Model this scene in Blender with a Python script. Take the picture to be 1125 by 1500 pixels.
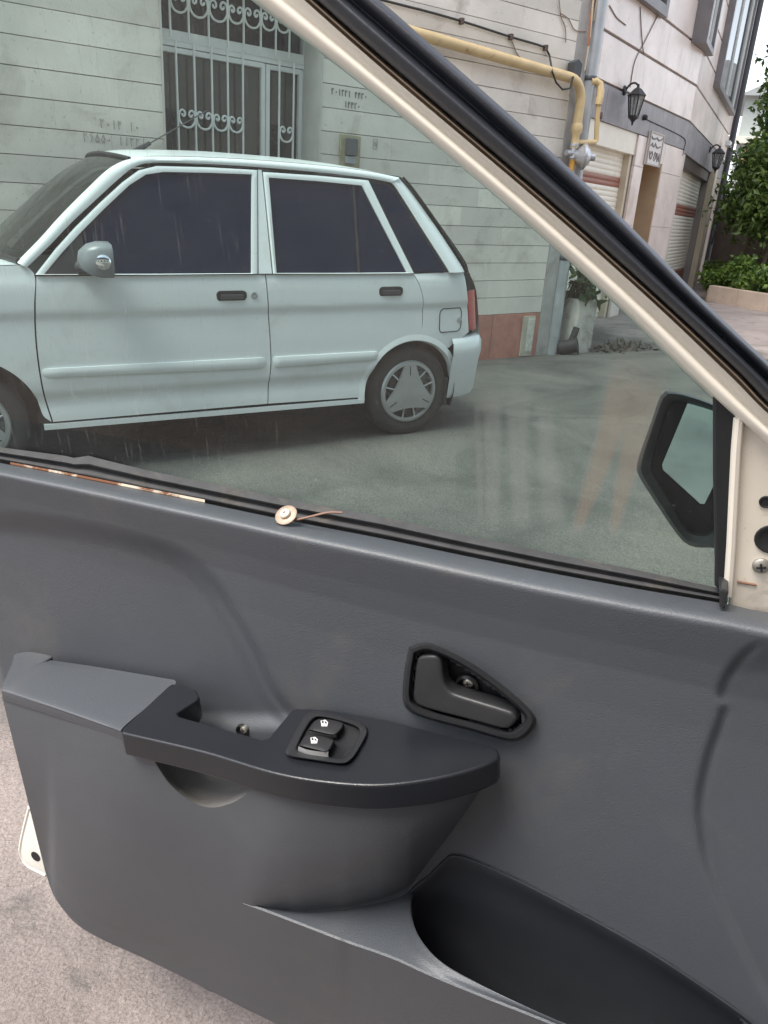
import bpy, bmesh, math, random
import numpy as np
from mathutils import Vector, Matrix
random.seed(7); rng = np.random.default_rng(7)
scene = bpy.context.scene
for o in list(bpy.data.objects): bpy.data.objects.remove(o)
R = math.radians

# ---------------------------------------------------------------- camera
F_PX, CX, CY = 1127.0, 562.5, 750.0          # photograph 1125 x 1500
CAM_H, PITCH, ROLL = 1.255, R(21.5), R(3.8)
FW = np.array([0, math.cos(PITCH), -math.sin(PITCH)])
_rt = np.array([1.0, 0, 0]); _up = np.cross(_rt, FW)
RT = _rt*math.cos(ROLL) + _up*math.sin(ROLL)
UP = _up*math.cos(ROLL) - _rt*math.sin(ROLL)
O = np.array([0, 0, CAM_H])
cam = bpy.data.cameras.new('camera'); camo = bpy.data.objects.new('camera', cam)
scene.collection.objects.link(camo); scene.camera = camo
cam.sensor_fit = 'VERTICAL'; cam.sensor_height = 36; cam.lens = F_PX/1500*36
cam.clip_start = 0.02; cam.clip_end = 2000
M4 = Matrix.Identity(4)
for i in range(3):
    M4[i][0] = RT[i]; M4[i][1] = UP[i]; M4[i][2] = -FW[i]; M4[i][3] = O[i]
camo.matrix_world = M4

# ---------------------------------------------------------------- light (overcast day)
SUN_EL, SUN_AZ = R(62), R(240)                # azimuth measured from +Y towards +X
w = bpy.data.worlds.new('World'); scene.world = w; w.use_nodes = True
nt = w.node_tree; nt.nodes.clear()
sky = nt.nodes.new('ShaderNodeTexSky'); sky.sky_type = 'NISHITA'; sky.sun_disc = False
sky.sun_elevation = SUN_EL; sky.sun_rotation = SUN_AZ; sky.air_density = 1.0; sky.dust_density = 1.5
hs = nt.nodes.new('ShaderNodeHueSaturation'); hs.inputs['Saturation'].default_value = 0.38
bgn = nt.nodes.new('ShaderNodeBackground'); bgn.inputs['Strength'].default_value = 0.15
wo = nt.nodes.new('ShaderNodeOutputWorld')
nt.links.new(sky.outputs[0], hs.inputs['Color']); nt.links.new(hs.outputs[0], bgn.inputs[0]); nt.links.new(bgn.outputs[0], wo.inputs[0])
sl = bpy.data.lights.new('sun', 'SUN'); sl.energy = 2.0; sl.angle = R(30); sl.color = (1, .94, .85)
slo = bpy.data.objects.new('sun', sl); scene.collection.objects.link(slo)
sd = Vector((math.sin(SUN_AZ)*math.cos(SUN_EL), math.cos(SUN_AZ)*math.cos(SUN_EL), math.sin(SUN_EL)))
slo.rotation_euler = sd.to_track_quat('Z', 'Y').to_euler(); slo.location = (0, 0, 12)
vs = scene.view_settings; vs.view_transform = 'Standard'; vs.look = 'None'; vs.gamma = 1; vs.use_curve_mapping = False
vs.exposure = 1.42
scene.render.engine = 'CYCLES'
scene.cycles.max_bounces = 10; scene.cycles.transparent_max_bounces = 24

# ---------------------------------------------------------------- pixel -> place helpers
def unit(v): v = np.asarray(v, float); return v/np.linalg.norm(v)
Z3 = np.array([0, 0, 1.0])
def ray(x, y): return FW + RT*((x-CX)/F_PX) - UP*((y-CY)/F_PX)
def hit(x, y, p, n):
    r = ray(x, y); return O + r*(((p-O)@n)/(r@n))
def vpd(x, y): return unit(ray(x, y))

# parked car frame: s to the rear, t away from the camera, z up (ground contact of the rear wheel at the origin)
CD = vpd(2831, 389); CH = unit([CD[0], CD[1], 0]); CN = np.array([-CH[1], CH[0], 0]); CU = np.cross(CD, CN)
_r = ray(598, 640); CP = O + _r*(-O[2]/_r[2])
GSL = CD[2]/math.hypot(CD[0], CD[1])
def cs(s, t, z): return CP + CD*s + CN*t + CU*z
def sstep(a, b, x):
    q = np.clip((x-a)/(b-a), 0, 1); return q*q*(3-2*q)
def gz(x, y):
    a = (x-CP[0])*CH[0]+(y-CP[1])*CH[1]; b = (x-CP[0])*CN[0]+(y-CP[1])*CN[1]
    a = 12*np.tanh(a/12)
    return GSL*a - .14*sstep(1.35, 2.7, b)
def gpt(x, y, dz=0):                       # pixel -> point on the ground
    r = ray(x, y); t = 3.0
    for i in range(60):
        p = O + r*t; t2 = (gz(p[0], p[1])+dz-O[2])/r[2]; t = .5*t+.5*t2
    p = O + r*t; return np.array([p[0], p[1], gz(p[0], p[1])+dz])

# ---------------------------------------------------------------- materials
MT = {}
def mat(name, col, rough=.6, var=.0, scale=8., bump=0., bscale=40., metal=0., spec=.5, coat=0., col2=None, stretch=(1,1,1), randv=0., detail=6, vcol=None, vscale=3., vthr=(.5,.6), speck=None):
    if name in MT: return MT[name]
    m = bpy.data.materials.new(name); m.use_nodes = True; n = m.node_tree; b = n.nodes['Principled BSDF']
    b.inputs['Roughness'].default_value = rough; b.inputs['Metallic'].default_value = metal
    b.inputs['Specular IOR Level'].default_value = spec; b.inputs['Coat Weight'].default_value = coat
    b.inputs['Coat Roughness'].default_value = .08
    c4 = (*col, 1)
    tc = n.nodes.new('ShaderNodeTexCoord'); mp = n.nodes.new('ShaderNodeMapping'); mp.inputs['Scale'].default_value = stretch
    n.links.new(tc.outputs['Object'], mp.inputs[0])
    out = None
    if var > 0 or col2 is not None:
        nz = n.nodes.new('ShaderNodeTexNoise'); nz.inputs['Scale'].default_value = scale; nz.inputs['Detail'].default_value = detail; nz.inputs['Roughness'].default_value = .6
        n.links.new(mp.outputs[0], nz.inputs['Vector'])
        cr = n.nodes.new('ShaderNodeValToRGB'); cr.color_ramp.elements[0].position = .3; cr.color_ramp.elements[1].position = .7
        lo = col2 if col2 is not None else tuple(c*(1-var) for c in col)
        cr.color_ramp.elements[0].color = (*lo, 1)
        cr.color_ramp.elements[1].color = (*(tuple(min(1, c*(1+var)) for c in col) if col2 is None else col), 1)
        n.links.new(nz.outputs['Fac'], cr.inputs[0]); out = cr.outputs[0]
    if vcol is not None:                    # second pattern: veins, stains, rust
        nv = n.nodes.new('ShaderNodeTexNoise'); nv.inputs['Scale'].default_value = vscale; nv.inputs['Detail'].default_value = 9; nv.inputs['Roughness'].default_value = .65; nv.inputs['Distortion'].default_value = .6
        n.links.new(mp.outputs[0], nv.inputs['Vector'])
        rv = n.nodes.new('ShaderNodeMapRange'); rv.inputs[1].default_value = vthr[0]; rv.inputs[2].default_value = vthr[1]
        n.links.new(nv.outputs['Fac'], rv.inputs[0])
        mx = n.nodes.new('ShaderNodeMix'); mx.data_type = 'RGBA'
        n.links.new(rv.outputs[0], mx.inputs[0])
        if out is not None: n.links.new(out, mx.inputs[6])
        else: mx.inputs[6].default_value = c4
        mx.inputs[7].default_value = (*vcol, 1); out = mx.outputs[2]
    if speck is not None:                   # fine dust and scuffs
        ns = n.nodes.new('ShaderNodeTexNoise'); ns.inputs['Scale'].default_value = speck[1]; ns.inputs['Detail'].default_value = 3; n.links.new(mp.outputs[0], ns.inputs['Vector'])
        rs = n.nodes.new('ShaderNodeMapRange'); rs.inputs[1].default_value = speck[2]; rs.inputs[2].default_value = speck[2]+.07; rs.inputs[4].default_value = speck[3]; n.links.new(ns.outputs['Fac'], rs.inputs[0])
        ms = n.nodes.new('ShaderNodeMix'); ms.data_type = 'RGBA'; n.links.new(rs.outputs[0], ms.inputs[0]); n.links.new(out, ms.inputs[6]); ms.inputs[7].default_value = (*speck[0], 1); out = ms.outputs[2]
    if randv > 0:
        oi = n.nodes.new('ShaderNodeObjectInfo'); mr = n.nodes.new('ShaderNodeMapRange')
        mr.inputs[3].default_value = 1-randv; mr.inputs[4].default_value = 1+randv
        n.links.new(oi.outputs['Random'], mr.inputs[0])
        hsv = n.nodes.new('ShaderNodeHueSaturation'); n.links.new(mr.outputs[0], hsv.inputs['Value'])
        if out is not None: n.links.new(out, hsv.inputs['Color'])
        else: hsv.inputs['Color'].default_value = c4
        out = hsv.outputs[0]
    if out is not None: n.links.new(out, b.inputs['Base Color'])
    else: b.inputs['Base Color'].default_value = c4
    if bump > 0:
        nb = n.nodes.new('ShaderNodeTexNoise'); nb.inputs['Scale'].default_value = bscale; nb.inputs['Detail'].default_value = 4
        n.links.new(mp.outputs[0], nb.inputs['Vector'])
        bp = n.nodes.new('ShaderNodeBump'); bp.inputs['Strength'].default_value = 1; bp.inputs['Distance'].default_value = bump
        n.links.new(nb.outputs['Fac'], bp.inputs['Height']); n.links.new(bp.outputs[0], b.inputs['Normal'])
    MT[name] = m; return m

def glass_mat(name, tint, gloss=.06, dust_and_reflections=None, dust_and_reflections_col=(.45,.43,.4), rough=.02, seethru=1., dark=(.01,.012,.014)):
    m = bpy.data.materials.new(name); m.use_nodes = True; n = m.node_tree; n.nodes.clear()
    out = n.nodes.new('ShaderNodeOutputMaterial'); tr = n.nodes.new('ShaderNodeBsdfTransparent'); tr.inputs[0].default_value = (*tint, 1)
    gl = n.nodes.new('ShaderNodeBsdfGlossy'); gl.inputs['Roughness'].default_value = rough
    lw = n.nodes.new('ShaderNodeLayerWeight'); lw.inputs['Blend'].default_value = .5
    pw = n.nodes.new('ShaderNodeMath'); pw.operation = 'POWER'; pw.inputs[1].default_value = 5; n.links.new(lw.outputs['Facing'], pw.inputs[0])
    ad = n.nodes.new('ShaderNodeMath'); ad.operation = 'MULTIPLY_ADD'; ad.inputs[1].default_value = .85; ad.inputs[2].default_value = gloss
    n.links.new(pw.outputs[0], ad.inputs[0])
    body = tr.outputs[0]
    if seethru < 1:
        df = n.nodes.new('ShaderNodeBsdfDiffuse'); df.inputs[0].default_value = (*dark, 1)
        m0 = n.nodes.new('ShaderNodeMixShader'); m0.inputs[0].default_value = 1-seethru
        n.links.new(tr.outputs[0], m0.inputs[1]); n.links.new(df.outputs[0], m0.inputs[2]); body = m0.outputs[0]
    mx = n.nodes.new('ShaderNodeMixShader'); n.links.new(ad.outputs[0], mx.inputs[0]); n.links.new(body, mx.inputs[1]); n.links.new(gl.outputs[0], mx.inputs[2])
    last = mx.outputs[0]
    if dust_and_reflections:
        dd = n.nodes.new('ShaderNodeBsdfDiffuse'); dd.inputs[0].default_value = (*dust_and_reflections_col, 1)
        fac, colout = dust_and_reflections(n)
        if colout is not None: n.links.new(colout, dd.inputs[0])
        m2 = n.nodes.new('ShaderNodeMixShader'); n.links.new(fac, m2.inputs[0]); n.links.new(last, m2.inputs[1]); n.links.new(dd.outputs[0], m2.inputs[2]); last = m2.outputs[0]
    n.links.new(last, out.inputs[0]); MT[name] = m; return m

# ---------------------------------------------------------------- object helpers
def tag(o, label=None, cat=None, group=None, kind=None):
    if label: o['label'] = label
    if cat: o['category'] = cat
    if group: o['group'] = group
    if kind: o['kind'] = kind
    return o
def thing(name, loc, label, cat, group=None):
    e = bpy.data.objects.new(name, None); e.location = Vector(loc); e.empty_display_size = .1
    scene.collection.objects.link(e); tag(e, label, cat, group); return e
def wmat(p):
    m = Matrix.Translation(p.location)
    while p.parent: p = p.parent; m = Matrix.Translation(p.location) @ m if p.type == 'EMPTY' else m
    return m
def root_loc(p):
    while p.parent: p = p.parent
    return p.location
def link(me, name, m, parent=None, smooth=False):
    o = bpy.data.objects.new(name, me); scene.collection.objects.link(o)
    if m: me.materials.append(m)
    if smooth: me.shade_smooth()
    if parent is not None:
        o.parent = parent
        if parent.type == 'EMPTY': o.matrix_parent_inverse = Matrix.Translation(-Vector(parent.location))
    return o
def mk(name, V, Fc, m, parent=None, smooth=False):
    me = bpy.data.meshes.new(name); me.from_pydata([tuple(map(float, v)) for v in V], [], [tuple(f) for f in Fc]); me.validate(); me.update()
    return link(me, name, m, parent, smooth)
class MB:
    """collects shapes into one mesh"""
    def __init__(s): s.V = []; s.F = []
    def add(s, V, Fc):
        k = len(s.V); s.V += [np.asarray(v, float) for v in V]; s.F += [tuple(i+k for i in f) for f in Fc]; return s
    def box(s, c, ax, ay, az):             # centre + half axes
        c, ax, ay, az = map(lambda v: np.asarray(v, float), (c, ax, ay, az))
        V = [c+i*ax+j*ay+k*az for k in (-1, 1) for j in (-1, 1) for i in (-1, 1)]
        return s.add(V, [(0,2,3,1),(4,5,7,6),(0,1,5,4),(2,6,7,3),(0,4,6,2),(1,3,7,5)])
    def tube(s, path, r, seg=10, cap=True, closed=False):
        path = [np.asarray(p, float) for p in path]; n = len(path); rr = r if hasattr(r, '__len__') else [r]*n
        rings = []; prev = None
        for i, p in enumerate(path):
            if closed: d = unit(path[(i+1) % n]-path[i-1])
            else: d = unit(path[min(i+1, n-1)]-path[max(i-1, 0)])
            if prev is None:
                a = np.cross(d, Z3)
                if np.linalg.norm(a) < .1: a = np.cross(d, [1, 0, 0])
            else: a = prev - d*(prev@d)
            a = unit(a); prev = a; b = np.cross(d, a)
            rings.append([p+rr[i]*(a*math.cos(2*math.pi*k/seg)+b*math.sin(2*math.pi*k/seg)) for k in range(seg)])
        V = [v for r_ in rings for v in r_]; Fc = []
        for i in range(n if closed else n-1):
            j = (i+1) % n
            for k in range(seg): Fc.append((i*seg+k, i*seg+(k+1) % seg, j*seg+(k+1) % seg, j*seg+k))
        if cap and not closed: Fc += [tuple(range(seg))[::-1], tuple((n-1)*seg+k for k in range(seg))]
        return s.add(V, Fc)
    def grid(s, G):
        ny, nx = len(G), len(G[0]); V = [p for r_ in G for p in r_]
        return s.add(V, [(j*nx+i, j*nx+i+1, (j+1)*nx+i+1, (j+1)*nx+i) for j in range(ny-1) for i in range(nx-1)])
    def prism(s, loop, off):               # closed loop of 3D points, extruded by off
        n = len(loop); loop = [np.asarray(p, float) for p in loop]; off = np.asarray(off, float)
        s.add(loop+[p+off for p in loop], [tuple(range(n)), tuple(range(2*n-1, n-1, -1))]+[(i, i+n, (i+1) % n+n, (i+1) % n) for i in range(n)])
        return s
    def lathe(s, c, axis, prof, seg=32, closed=False):   # prof: (radius, height along axis)
        axis = unit(axis); a = np.cross(axis, Z3)
        if np.linalg.norm(a) < .1: a = np.cross(axis, [1, 0, 0])
        a = unit(a); b = np.cross(axis, a); c = np.asarray(c, float); m = len(prof)
        V = [c+axis*h+r*(a*math.cos(2*math.pi*k/seg)+b*math.sin(2*math.pi*k/seg)) for r, h in prof for k in range(seg)]
        Fc = [(i*seg+k, i*seg+(k+1) % seg, ((i+1) % m)*seg+(k+1) % seg, ((i+1) % m)*seg+k) for i in range(m if closed else m-1) for k in range(seg)]
        if not closed:
            if prof[0][0] > 1e-4: Fc.append(tuple(range(seg))[::-1])
            if prof[-1][0] > 1e-4: Fc.append(tuple((m-1)*seg+k for k in range(seg)))
        return s.add(V, Fc)
    def build(s, name, m, parent=None, smooth=False, bevel=0, segs=2, normals=True, angle=40):
        o = mk(name, s.V, s.F, m, parent, False)
        if normals or bevel:
            bm = bmesh.new(); bm.from_mesh(o.data)
            bmesh.ops.remove_doubles(bm, verts=bm.verts, dist=1e-6)
            if normals: bmesh.ops.recalc_face_normals(bm, faces=bm.faces)
            if bevel:
                ed = [e for e in bm.edges if len(e.link_faces) == 2 and e.calc_face_angle(0) > R(35)]
                bmesh.ops.bevel(bm, geom=ed, offset=bevel, segments=segs, affect='EDGES', profile=.6, clamp_overlap=True)
            bm.to_mesh(o.data); bm.free()
        if smooth:
            o.data.shade_smooth()
            o.data.set_sharp_from_angle(angle=R(angle))
        return o
def resample(pts, n, smooth=True):
    pts = np.asarray(pts, float)
    if len(pts) > 2 and smooth:            # Catmull-Rom, then even spacing
        P = np.vstack([2*pts[0]-pts[1], pts, 2*pts[-1]-pts[-2]]); o = []
        for i in range(1, len(P)-2):
            for q in np.linspace(0, 1, 14, endpoint=False):
                p0, p1, p2, p3 = P[i-1:i+3]
                o.append(.5*(2*p1+(p2-p0)*q+(2*p0-5*p1+4*p2-p3)*q*q+(3*p1-p0-3*p2+p3)*q**3))
        o.append(pts[-1]); pts = np.array(o)
    L = np.r_[0, np.cumsum(np.linalg.norm(np.diff(pts, axis=0), axis=1))]
    t = np.linspace(0, L[-1], n); return np.stack([np.interp(t, L, pts[:, k]) for k in range(pts.shape[1])], 1)
_SM = {}
def sm(x, xs, ys):                        # smooth table lookup
    k = (tuple(xs), tuple(ys))
    if k not in _SM:
        a, b = xs[-1]-xs[0], max(ys)-min(ys)+1e-9
        c = resample(np.stack([np.asarray(xs, float)/a, np.asarray(ys, float)/b], 1), 300); _SM[k] = (c[:, 0]*a, c[:, 1]*b)
    return np.interp(x, *_SM[k])
def coons(left, right, bottom, top, nx, nz, smooth=True):
    Lc, Rc, Bc, Tc = resample(left, nz, smooth), resample(right, nz, smooth), resample(bottom, nx, smooth), resample(top, nx, smooth)
    u = np.linspace(0, 1, nx)[None, :, None]; v = np.linspace(0, 1, nz)[:, None, None]
    return ((1-v)*Bc[None]+v*Tc[None]+(1-u)*Lc[:, None]+u*Rc[:, None]
            - ((1-u)*(1-v)*Bc[0]+u*(1-v)*Bc[-1]+(1-u)*v*Tc[0]+u*v*Tc[-1]))
def loft(curves, nx, nz, smooth=True):     # curves: list of polylines (any dim), interpolated across
    C = np.stack([resample(c, nx, smooth) for c in curves])
    return np.stack([resample(C[:, i], nz, smooth) for i in range(nx)], 1)
def loft_raw(curves, nx, nz):              # parameter-uniform across: keeps rows where the curves are
    C = np.stack([resample(c, nx) for c in curves]); k = len(C)
    P = np.concatenate([[2*C[0]-C[1]], C, [2*C[-1]-C[-2]]]); out = []
    for v in np.linspace(0, k-1, nz):
        i = min(int(v), k-2); q = v-i; p0, p1, p2, p3 = P[i], P[i+1], P[i+2], P[i+3]
        out.append(.5*(2*p1+(p2-p0)*q+(2*p0-5*p1+4*p2-p3)*q*q+(3*p1-p0-3*p2+p3)*q**3))
    return np.array(out)

# ================================================================ THE SETTING
# ---- ground: one sheet, dense near the camera
def axis_pts(n, near, far):
    q = np.linspace(-1, 1, n); return np.sign(q)*(near*np.abs(q)+(far-near)*np.abs(q)**7)
gm = bpy.data.materials.new('worn_asphalt'); gm.use_nodes = True
def build_ground_mat(m):
    n = m.node_tree; b = n.nodes['Principled BSDF']; L = n.links.new
    tc = n.nodes.new('ShaderNodeTexCoord')
    def noise(sc, det=6, ro=.6, dist=0):
        z = n.nodes.new('ShaderNodeTexNoise'); z.inputs['Scale'].default_value = sc; z.inputs['Detail'].default_value = det; z.inputs['Roughness'].default_value = ro; z.inputs['Distortion'].default_value = dist
        L(tc.outputs['Object'], z.inputs['Vector']); return z.outputs['Fac']
    def ramp(src, stops):
        r = n.nodes.new('ShaderNodeValToRGB'); e = r.color_ramp.elements
        while len(e) < len(stops): e.new(.5)
        for k, (p, c) in enumerate(stops): e[k].position = p; e[k].color = (*c, 1)
        L(src, r.inputs[0]); return r.outputs[0]
    def mix(f, a, b_, mode='MIX'):
        x = n.nodes.new('ShaderNodeMix'); x.data_type = 'RGBA'; x.blend_type = mode
        if isinstance(f, float): x.inputs[0].default_value = f
        else: L(f, x.inputs[0])
        L(a, x.inputs[6]); L(b_, x.inputs[7]); return x.outputs[2]
    fine = ramp(noise(190, 5, .7), [(.28, (.20, .170, .158)), (.5, (.365, .312, .29)), (.74, (.48, .42, .392))])
    broad = ramp(noise(.9, 7, .62, .5), [(.30, (.62, .62, .62)), (.5, (.95, .95, .95)), (.68, (1.12, 1.1, 1.08))])
    c = mix(1.0, fine, broad, 'MULTIPLY')
    stain = ramp(noise(2.6, 8, .7, 1.2), [(.54, (0, 0, 0)), (.70, (.8, .8, .8))])
    dk = n.nodes.new('ShaderNodeRGB'); dk.outputs[0].default_value = (.10, .095, .088, 1)
    c = mix(stain, c, dk.outputs[0])
    # older, darker asphalt where the hatchback stands; paler pinkish surfacing elsewhere
    def dotv(vec, off):
        z = n.nodes.new('ShaderNodeVectorMath'); z.operation = 'DOT_PRODUCT'; z.inputs[1].default_value = tuple(vec); L(tc.outputs['Object'], z.inputs[0])
        q = n.nodes.new('ShaderNodeMath'); q.operation = 'ADD'; q.inputs[1].default_value = off; L(z.outputs['Value'], q.inputs[0]); return q.outputs[0]
    def mr(src, a, b_):
        z = n.nodes.new('ShaderNodeMapRange'); z.interpolation_type = 'SMOOTHSTEP'; z.inputs[1].default_value = a; z.inputs[2].default_value = b_; L(src, z.inputs[0]); return z.outputs[0]
    def mth(op, a, b_):
        z = n.nodes.new('ShaderNodeMath'); z.operation = op
        for k_, v in enumerate((a, b_)):
            if isinstance(v, float): z.inputs[k_].default_value = v
            else: L(v, z.inputs[k_])
        return z.outputs[0]
    wob = mth('MULTIPLY', mth('SUBTRACT', noise(1.4, 5, .6), .5), 1.6)
    bb_ = mth('ADD', dotv(CN, -float(CP@CN)), wob); aa_ = mth('ADD', dotv(CH, -float(CP@CH)), wob)
    zone = mth('MULTIPLY', mth('MAXIMUM', mr(bb_, -1.95, -1.65), mr(aa_, -1.55, -1.2)), mth('SUBTRACT', 1.0, mr(aa_, 4.6, 5.2)))
    old = ramp(noise(120, 5, .7), [(.3, (.060, .058, .054)), (.5, (.112, .107, .098)), (.72, (.185, .174, .158))])
    oldb = mix(1.0, old, ramp(noise(1.1, 7, .65, .6), [(.3, (.5, .5, .5)), (.52, (1, 1, 1)), (.66, (1.32, 1.29, 1.22))]), 'MULTIPLY')
    crk = n.nodes.new('ShaderNodeTexVoronoi'); crk.feature = 'DISTANCE_TO_EDGE'; crk.inputs['Scale'].default_value = .33
    wv = n.nodes.new('ShaderNodeVectorMath'); wv.operation = 'ADD'; nw = n.nodes.new('ShaderNodeTexNoise'); nw.inputs['Scale'].default_value = 1.8; nw.inputs['Detail'].default_value = 6; L(tc.outputs['Object'], nw.inputs['Vector']); L(tc.outputs['Object'], wv.inputs[0]); L(nw.outputs['Color'], wv.inputs[1]); L(wv.outputs[0], crk.inputs['Vector'])
    oldb = mix(1.0, oldb, ramp(crk.outputs['Distance'], [(.0, (.66, .65, .64)), (.006, (1, 1, 1))]), 'MULTIPLY')
    c = mix(zone, c, oldb)
    peb = n.nodes.new('ShaderNodeTexVoronoi'); peb.inputs['Scale'].default_value = 120; L(tc.outputs['Object'], peb.inputs['Vector'])
    pc = ramp(peb.outputs['Distance'], [(.0, (1.12, 1.1, 1.1)), (.55, (.86, .86, .86))])
    c = mix(.7, c, mix(1.0, c, pc, 'MULTIPLY'))
    L(c, b.inputs['Base Color']); b.inputs['Roughness'].default_value = .85
    bp = n.nodes.new('ShaderNodeBump'); bp.inputs['Distance'].default_value = .012
    ad = n.nodes.new('ShaderNodeMath'); ad.operation = 'ADD'; L(noise(85, 6, .7), ad.inputs[0])
    ad2 = n.nodes.new('ShaderNodeMath'); ad2.operation = 'MULTIPLY'; ad2.inputs[1].default_value = 2.0; L(noise(9, 5, .6), ad2.inputs[0]); L(ad2.outputs[0], ad.inputs[1])
    L(ad.outputs[0], bp.inputs['Height']); L(bp.outputs[0], b.inputs['Normal'])
build_ground_mat(gm); MT['ground'] = gm
xs = axis_pts(241, 14, 420); ys = axis_pts(241, 14, 420)+5
G = [[np.array([x, y, gz(x, y)+ (.006*math.sin(x*2.1+1.3)*math.sin(y*1.7) if abs(x) < 12 and abs(y) < 20 else 0)]) for x in xs] for y in ys]
g = MB().grid(G).build('ground', gm, smooth=True, normals=False); tag(g, kind='structure')

# ---- building with stone courses
_r = ray(808, 515); WB = O + _r*(8.24/_r[1]); WB = np.array([WB[0], WB[1], 0])
WD = np.array([math.cos(R(38)), math.sin(R(38)), 0]); WN = np.array([WD[1], -WD[0], 0])
def wp(a, z, off=0): return WB + WD*a + Z3*z + WN*off
def wpx(x, y, off=0):
    X = hit(x, y, WB+WN*off, WN); return float((X-WB)@WD), float(X[2])
stone = mat('pale_travertine', (.70, .655, .575), .5, .13, 1.9, .0015, 60, randv=.11, vcol=(.40, .34, .28), vscale=2.6, vthr=(.55, .80), detail=8, speck=((.30, .25, .20), 45, .66, .5))
plaster = mat('grey_mortar', (.30, .28, .26), .9, .2, 5)
redst = mat('red_granite', (.44, .19, .14), .5, .2, 9, .001, 80, randv=.06, vcol=(.25, .17, .14), vscale=3, vthr=(.55, .8))
whitep = mat('white_painted_steel', (.72, .73, .70), .45, .06, 6)
darkglass = glass_mat('window_pane_glass', (.5, .55, .55), .08, seethru=.45, dark=(.085, .095, .09))
bld = thing('stone_clad_building', wp(-4, -.1), 'pale building clad in horizontal stone courses behind the parked white car', 'building')
def shift(a): return .0136*(a+.75)
OA0, OA1, OZ0, OZ1 = -4.178, -2.947, .80, 2.78       # window opening
bk = MB()
for a0, a1, z0, z1 in ((-9.5, OA0, -.5, 7), (OA1, -.10, -.5, 7), (OA0, OA1, -.5, OZ0), (OA0, OA1, OZ1, 7)):
    bk.box(wp((a0+a1)/2, (z0+z1)/2, -.19), WD*(a1-a0)/2, WN*.155, Z3*(z1-z0)/2)
bk.box(wp(-.25, 3.25, -2.4), WD*.15, WN*2.05, Z3*3.75)
bk.build('wall', plaster, bld)
rm = MB(); 
for c_, ax, ay, az in ((wp(-3.56, 1.8, -1.6), WD*1.2, WN*.02, Z3*1.3), (wp(-4.7, 1.8, -.98), WD*.02, WN*.62, Z3*1.3), (wp(-2.4, 1.8, -.98), WD*.02, WN*.62, Z3*1.3), (wp(-3.56, .52, -.98), WD*1.2, WN*.62, Z3*.02), (wp(-3.56, 3.08, -.98), WD*1.2, WN*.62, Z3*.02)):
    rm.box(c_, ax, ay, az)
rm.build('room', mat('dark_room', (.10, .10, .10), .9), bld)
def slab(a0, a1, z0, z1, m, name, par, fr, thick=.034, bev=.003, off=0., tilt=True):
    P, Dv, N = fr
    sh = shift if tilt else (lambda a: 0)
    lo = [P+Dv*a0+Z3*(z0+sh(a0)), P+Dv*a1+Z3*(z0+sh(a1)), P+Dv*a1+Z3*(z1+sh(a1)), P+Dv*a0+Z3*(z1+sh(a0))]
    lo = [p+N*off for p in lo]
    return MB().prism(lo, -N*thick).build(name, m, par, bevel=bev if name != 'stone_slab' else 0, segs=1)
WF = (WB, WD, WN)
zc = .363; k = 0
while zc < 5.2:
    z0, z1 = zc+.004, zc+.1585
    spans = [(-9.2, -.255)]
    zm = (z0+z1)/2
    if OZ0 < zm < OZ1: spans = [(-9.2, OA0), (OA1, -.255)]
    for s0, s1 in spans:
        a = s0
        while a < s1-.01:
            Lh = random.uniform(.62, 1.15)
            if z1 > 3.2: Lh *= 2.2
            if a < -6.4: Lh = 2.8
            e = min(a+Lh, s1)
            if s1-e < .25: e = s1
            slab(a+.0004, e-.0004, z0, z1, stone, 'stone_slab', bld, WF, off=random.uniform(-.002, .002)); a = e
    zc += .1595; k += 1
a = -9.2
while a < -.27:                       # red plinth
    e = min(a+random.uniform(.7, .95), -.255)
    if -.255-e < .2: e = -.255
    slab(a+.002, e-.002, -.45, .361, redst, 'plinth_slab', bld, WF, off=.004); a = e
# opening lining and window
lin = MB(); 
lin.box(wp(OA0-.0, (OZ0+OZ1)/2, -.15)+WD*.006, WD*.006, WN*.16, Z3*(OZ1-OZ0)/2)
lin.box(wp(OA1, (OZ0+OZ1)/2, -.15)-WD*.006, WD*.006, WN*.16, Z3*(OZ1-OZ0)/2)
lin.box(wp((OA0+OA1)/2, OZ0, -.13), WD*(OA1-OA0)/2, WN*.15, Z3*.012)
lin.build('window_lining', mat('lining_stone', (.52, .50, .46), .6, .12, 5), bld)
OFF = -.27
win = MB()
def bar(mb, a0, a1, z0, z1, off, d=.025): mb.box(wp((a0+a1)/2, (z0+z1)/2, off), WD*abs(a1-a0)/2, WN*d, Z3*abs(z1-z0)/2)
ml = wpx(383, 150, OFF)[0]; mr_ = wpx(392, 150, OFF)[0]; rl = wpx(444, 150, OFF)[0]
zt = wpx(383, 92, OFF)[1]; zt2 = wpx(383, 70, OFF)[1]
for a0, a1, z0, z1 in ((OA0+.01, OA0+.05, OZ0, OZ1-.003), (rl-.02, OA1-.012, OZ0, OZ1-.003)): bar(win, a0, a1, z0, z1, OFF, .03)
bar(win, OA0+.05, rl-.02, zt, zt2, OFF, .033); bar(win, OA0+.05, rl-.02, OZ0, OZ0+.06, OFF, .03); bar(win, OA0+.05, rl-.02, OZ1-.07, OZ1-.003, OFF, .03)
wf = win.build('window_frame', whitep, bld, bevel=.003, segs=1)
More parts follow.
